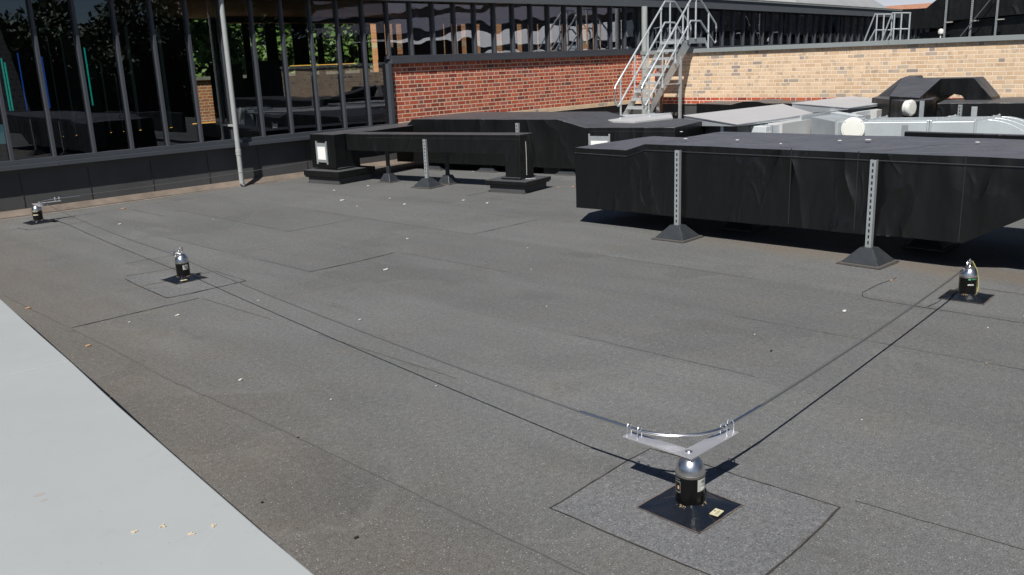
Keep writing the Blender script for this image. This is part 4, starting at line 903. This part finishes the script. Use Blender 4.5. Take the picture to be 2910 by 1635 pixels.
def labels(t, x, y, kind=0):
    v = TOV(x, y)
    if kind == 0:
        lb0 = arc_patch(RP+.0008, v+.52, v+1.35, .095, .146).build('label', LABEL, t, fix=False)
        o = MB()
        for a0, a1, z0, z1 in ((.75, 1.2, .142, .1445), (.75, 1.2, .122, .1245), (.75, .78, .122, .1445), (1.17, 1.2, .122, .1445), (.75, 1.2, .101, .112)): q = arc_patch(RP+.0014, v+a0, v+a1, z0, z1, 4); o.add(q.v, q.f)
        o.build('label_print', LABW, lb0, fix=False)
        o = MB()
        for i in range(4): q = arc_patch(RP+.0014, v+.84+i*.08, v+.88+i*.08, .129, .138, 2); o.add(q.v, q.f)
        o.build('label_lettering', LABK, lb0, fix=False)
        o = MB()
        for a0, a1, z0, z1 in ((-.70-.45, -.70, .128, .1300), (-1.15, -.7, .084, .086), (-.72, -.70, .084, .13), (-.72-.4, -.76, .138, .1395)): q = arc_patch(RP+.0008, v+a0, v+a1, z0, z1, 4); o.add(q.v, q.f)
        o.build('label_outline', LABEL, t, fix=False)
        arc_patch(RP+.0012, v-.95, v-.80, .098, .112, 3).build('label_emblem', mat('peach_print', (.75, .42, .28), .5), t, fix=False)
    elif kind == 1:
        lb0 = arc_patch(RP+.0008, v+.0, v+.85, .095, .138).build('label', LABEL, t, fix=False)
        o = MB()
        for i in range(3): q = arc_patch(RP+.0014, v+.2, v+.7, .104+i*.01, .107+i*.01, 3); o.add(q.v, q.f)
        o.build('label_print', LABK, lb0, fix=False)
    elif kind == 2:
        arc_patch(RP+.0008, v+.02, v+.32, .138, .146, 3).build('label', LABG, t, fix=False)
        arc_patch(RP+.0008, v+.42, v+1.1, .141, .144, 4).build('label_print', LABG, t, fix=False)
        o = MB()
        for i in range(5): q = arc_patch(RP+.0008, v+.02+i*.14, v+.11+i*.14, .098+.002*(i % 2), .108+.002*(i % 2), 2); o.add(q.v, q.f)
        o.build('label_symbols', LABW, t, fix=False)
    else:
        o = MB()
        for z in (.098, .142): q = arc_patch(RP+.0008, v-1.0, v+.1, z, z+.012, 5); o.add(q.v, q.f)
        o.build('label', TAG, t, fix=False)
def ground_tag(t, x, y, a):
    tp_ = MB().obox((x, y), .026, .018, .019, .0215, a).build('tag_plate', TAG, t)
    MB().obox((x+.004, y+.010), .004, .003, .0216, .0222, a).obox((x, y-.002), .018, .001, .0216, .022, a).obox((x, y-.008), .016, .001, .0216, .022, a).build('tag_print', SSD, tp_)
def clamp(mb, p, ax, r=.011, h=.05, gap=.03):
    """upside-down U strap across axis ax (unit 2d) at plate point p"""
    px, py = -ax[1]*gap/2, ax[0]*gap/2
    z0 = p[2]; pts = [(p[0]+px, p[1]+py, z0-.004), (p[0]+px, p[1]+py, z0+h*.7)]
    for k in range(1, 6): a = math.pi*k/6; pts.append((p[0]+px*math.cos(a), p[1]+py*math.cos(a), z0+h*.7+gap/2*math.sin(a)))
    pts += [(p[0]-px, p[1]-py, z0+h*.7), (p[0]-px, p[1]-py, z0-.004)]
    mb.tube(pts, .0026, 8)
def corner_bracket(t, L=.335, wd=.062, rot=0., rodL=.29):
    """V plate with arms along +Y and +X from its outer corner, tube bent through four U straps"""
    ox, oy = -.045, -.035; z = .2335
    br = empty('tmp', None, None) if False else None
    poly = [(ox, oy), (ox+L, oy-.012), (ox+L+.002, oy+wd-.012), (ox+wd+.006, oy+wd+.004), (ox+wd, oy+L), (ox, oy+L)]
    if rot:
        c, s_ = math.cos(rot), math.sin(rot); RT = lambda p: (p[0]*c-p[1]*s_, p[0]*s_+p[1]*c, *p[2:])
    else: RT = lambda p: p
    pl = MB().prism([RT(p) for p in poly], z, z+.006).build('bracket_plate', SSB, t, bevel=.001)
    b = MB(); cbolt = (.0, .008)
    for r, z0, z1 in ((.015, .0, .002), (.0075, .002, .006)): b.lathe([(r, z+.006+z0), (r, z+.006+z1)], (RT((cbolt[0], cbolt[1]))[0], RT((cbolt[0], cbolt[1]))[1], 0), 6 if r < .01 else 20)
    b.build('bolt', SS, pl)
    zr = z+.038; xo, yo = ox+.030, oy+.022; rad = .262
    pts = [(xo, oy+L+.25, zr), (xo, oy+L, zr), (xo, yo+rad, zr)]
    for k in range(1, 12): a = math.pi/2*k/12; pts.append((xo+rad-rad*math.cos(a), yo+rad-rad*math.sin(a), zr))
    pts += [(xo+rad, yo, zr), (ox+L, yo, zr), (ox+L+.24, yo, zr)]
    MB().tube([RT(p) for p in pts], .0066, 12).build('line_tube', SS, pl, smooth=True)
    for q in (L-.012, L-.065):
        for p, ax in (((xo, oy+q, z+.006), (0, 1)), ((ox+q, yo, z+.006), (1, 0))):
            if rot: p = RT(p); ax = RT(ax)
            u = MB(); clamp(u, p, ax); u.build('u_strap', TUBE, pl, smooth=True)
    return pts, RT
a1 = anchor('nearest anchor post with V bracket and bent tube, on the large felt patch', 2.745, 1.762, -0.04)
labels(a1, 2.745, 1.762, 0); ground_tag(a1, .001, -.122, R(4)); corner_bracket(a1)
a2 = anchor('middle left anchor post with shackle ring on its steel dome, by small square patch', 3.36, 7.40, 0.02)
labels(a2, 3.36, 7.40, 1); ground_tag(a2, -.06, -.12, R(5))
# intermediate holder: pigtail ring and arm
o = MB(); rr_ = .024
o.tube([(.005+rr_*.8*math.cos(a), .01+rr_*math.sin(a)*-.7, .258+rr_*math.sin(a)*1.0) for a in [R(q) for q in range(-60, 245, 20)]], .005, 8); o.build('shackle_ring', SS, a2, smooth=True)
o = MB(); o.tube([(0, 0, .228), (-.03, .03, .240), (-.075, .05, .246)], .008, 8).lathe([(.012, -.02), (.014, 0), (.012, .02)], (-.045, .03, .232), 10); o.build('cable_guide', SS, a2, smooth=True)
a3 = anchor('farthest anchor post with long bracket, close to the foot of the glazed wall', 3.69, 12.07, 0.05)
labels(a3, 3.69, 12.07, 3); corner_bracket(a3, rot=R(-92))
a4 = anchor('right hand anchor post with turnbuckle and faded yellow strap, before the large duct', 6.585, 1.945, 0.05)
labels(a4, 6.585, 1.945, 2)
o = MB(); o.tube([(-.012+.0, 0, .228), (-.018, .0, .262), (0, 0, .285), (.018, 0, .262), (.012, 0, .228)], .0055, 8); o.build('eye_loop', SS, a4, smooth=True)
o = MB(); o.tube([(-.055+.025*math.cos(a), -.01+.006*math.sin(a), .25+.03*math.sin(a)) for a in [R(q) for q in range(0, 361, 24)]], .0035, 8)
o.lathe([(.008, 0), (.012, .003), (.012, .035), (.007, .04)], (0, 0, 0), 12); k0 = len(o.v)-48
o.v = o.v[:k0]; o.f = [f for f in o.f if max(f) < k0]
def seg(o, a, b, r1, n=12): o.tube([a, b], r1, n)
seg(o, (-.07, -.012, .250), (-.155, -.020, .246), .0095); seg(o, (-.155, -.02, .246), (-.20, -.022, .244), .013); seg(o, (-.20, -.022, .244), (-.30, -.028, .243), .007)
o.build('turnbuckle', SS, a4, smooth=True)
o = MB(); o.v = []; sp = [(.035, .0, .262), (.055, -.028, .20), (.068, -.04, .13), (.070, -.045, .07), (.066, -.04, .03)]
for i, p in enumerate(sp): o.v += [(p[0]-.008, p[1]-.012, p[2]), (p[0]+.014, p[1]+.010, p[2]), (p[0]+.012, p[1]+.013, p[2]), (p[0]-.010, p[1]-.009, p[2])]
for i in range(len(sp)-1):
    for k in range(4): o.f.append((4*i+k, 4*i+(k+1) % 4, 4*i+4+(k+1) % 4, 4*i+4+k))
o.build('yellow_strap', YEL, a4)
# the line itself
ln = MB(); ZT = .2335+.038
def sag(a, b, d, n=24): return [Vector(a).lerp(Vector(b), i/n)-Vector((0, 0, d*4*(i/n)*(1-i/n))) for i in range(n+1)]
xo1 = 2.745-.045+.030
ln.tube(sag((xo1, 1.762-.035+.335+.24, ZT), (3.285, 7.45, .245), .03)+sag((3.285, 7.45, .245), (3.665, 11.55, .27), .03)[1:], .0040, 6)
ln.tube(sag((2.745-.045+.335+.23, 1.762-.035+.022, ZT), (6.285, 1.917, .243), .02), .0058, 6)
ln.tube(sag((4.2, 12.09, .27), (8.0, 12.45, .30), .02), .0042, 6)
tag(ln.build('safety_line', CABLE, smooth=True), 'thin steel safety cable strung between the four anchor posts', 'cable')

# ------------------------------------------------------------------ small debris
rnd = random.Random(11)
def chip(x, y, z, s_, m_, name, label, cat, group):
    o = MB(); a0 = rnd.uniform(0, 6.28)
    n = 6; top = [(x+s_*(1+.4*rnd.random())*math.cos(a0+6.283*i/n), y+s_*.55*(1+.4*rnd.random())*math.sin(a0+6.283*i/n)) for i in range(n)]
    o.prism(top, z+.004, [z+.006+rnd.random()*s_*.4 for _ in range(n)])
    t = tag(o.build(name, m_), label, cat, group); return t
CHIP = mat('pale_chip', (.62, .60, .56), .7); LEAFD = mat('dry_leaf', (.45, .27, .16), .7); HUSK = mat('seed_husk', (.60, .50, .36), .7); DARKB = mat('dark_bit', (.02, .018, .015), .8)
for x, y, s_ in ((4.64, 6.16, .020), (5.67, 7.11, .016), (5.73, 2.46, .017), (3.54, 5.05, .009), (2.76, 6.28, .014), (2.34, 4.59, .012), (3.37, 6.16, .008), (4.24, 10.92, .016), (6.91, 10.02, .03), (8.99, 6.03, .02), (6.04, 5.74, .010), (4.9, 2.68, .006), (7.43, 10.97, .02), (10.72, 12.42, .03), (7.37, 9.57, .016), (7.14, 8.97, .018), (7.78, 8.08, .022), (7.78, 8.53, .02), (2.45, 6.4, .008), (5.9, 1.6, .007), (6.3, 1.5, .007), (4.0, 8.8, .008), (5.1, 10.2, .010), (8.0, 10.9, .018), (6.7, 9.4, .012), (3.0, 3.6, .005), (4.6, 4.2, .006), (5.4, 5.1, .006), (2.5, 3.9, .006), (4.0, 1.6, .005), (9.6, 11.4, .02), (10.0, 10.7, .016)):
    chip(x, y, 0, s_, CHIP, 'pale_chip', 'small pale chip of debris on the grey roof felt', 'debris', 'pale chips on the roof')
for x, y, s_ in ((2.11, 7.5, .02), (2.02, 6.05, .017), (4.81, 12.18, .03), (6.74, 2.54, .016), (5.2, 1.4, .006), (3.84, 12.0, .014), (9.45, 8.05, .03), (9.3, 8.2, .02)):
    chip(x, y, 0, s_, LEAFD, 'dry_leaf', 'small dry orange brown leaf on the roof felt', 'leaf', 'dry leaves on the roof')
for x, y, s_ in ((2.1, 3.6, .006), (1.63, 3.14, .006), (4.67, 2.44, .010), (1.62, 2.0, .006), (1.75, 1.8, .005), (1.85, 2.05, .005), (1.72, 2.6, .009), (1.55, 2.2, .005)):
    chip(x, y, 0, s_, DARKB, 'dark_crumb', 'tiny dark crumb on the brownish roof felt', 'debris', 'dark crumbs on the roof')
for x, y in ((.967, 2.753), (1.048, 2.719), (1.086, 2.594), (1.159, 2.589)):
    o = MB()
    for k in range(3): a = rnd.uniform(0, 6.28); o.obox((x+.004*math.cos(a), y+.004*math.sin(a)), .0075, .0024, .301, .3035+.002*rnd.random(), a)
    tag(o.build('seed_husk', HUSK), 'small tan seed husk lying on the pale parapet coping', 'seed husk', 'seed husks on the parapet')
for x, y, s_ in ((.849, 3.298, .018), (.847, 3.239, .011)):
    o = MB(); ring_ = [(x+s_*math.cos(6.283*i/10)*(1+.3*rnd.random()), y+s_*.6*math.sin(6.283*i/10)*(1+.3*rnd.random())) for i in range(10)]
    tag(o.prism(ring_, .3002, .3006).build('dropping_stain', mat('faint_stain', (.36, .33, .32), .8)), 'faint dried stain on the pale parapet coping', 'stain', 'stains on the parapet')
GR = mat('grime', (.06, .052, .045), .9, mottle=(20, .5))
gm = MB()
def grime(cx, cy, h, ang=0):
    c, s_ = math.cos(ang), math.sin(ang); q = [(cx+a*c-b*s_, cy+a*s_+b*c) for a, b in ((-h, -h), (h, -h), (h, h), (-h, h), (-h, -h))]
    ribbon(gm, q, .022, .0046, .008, .03)
grime(7.235, 4.83, .186, .035); grime(7.235, 2.93, .186, -.04); grime(*AP(0, -.03), .18, th10); grime(*cc, .30, th10); grime(8.17, 11.86, .37, R(8))
gm.build('grime_line', GR, roof, fix=False)
bpy.context.view_layer.update()
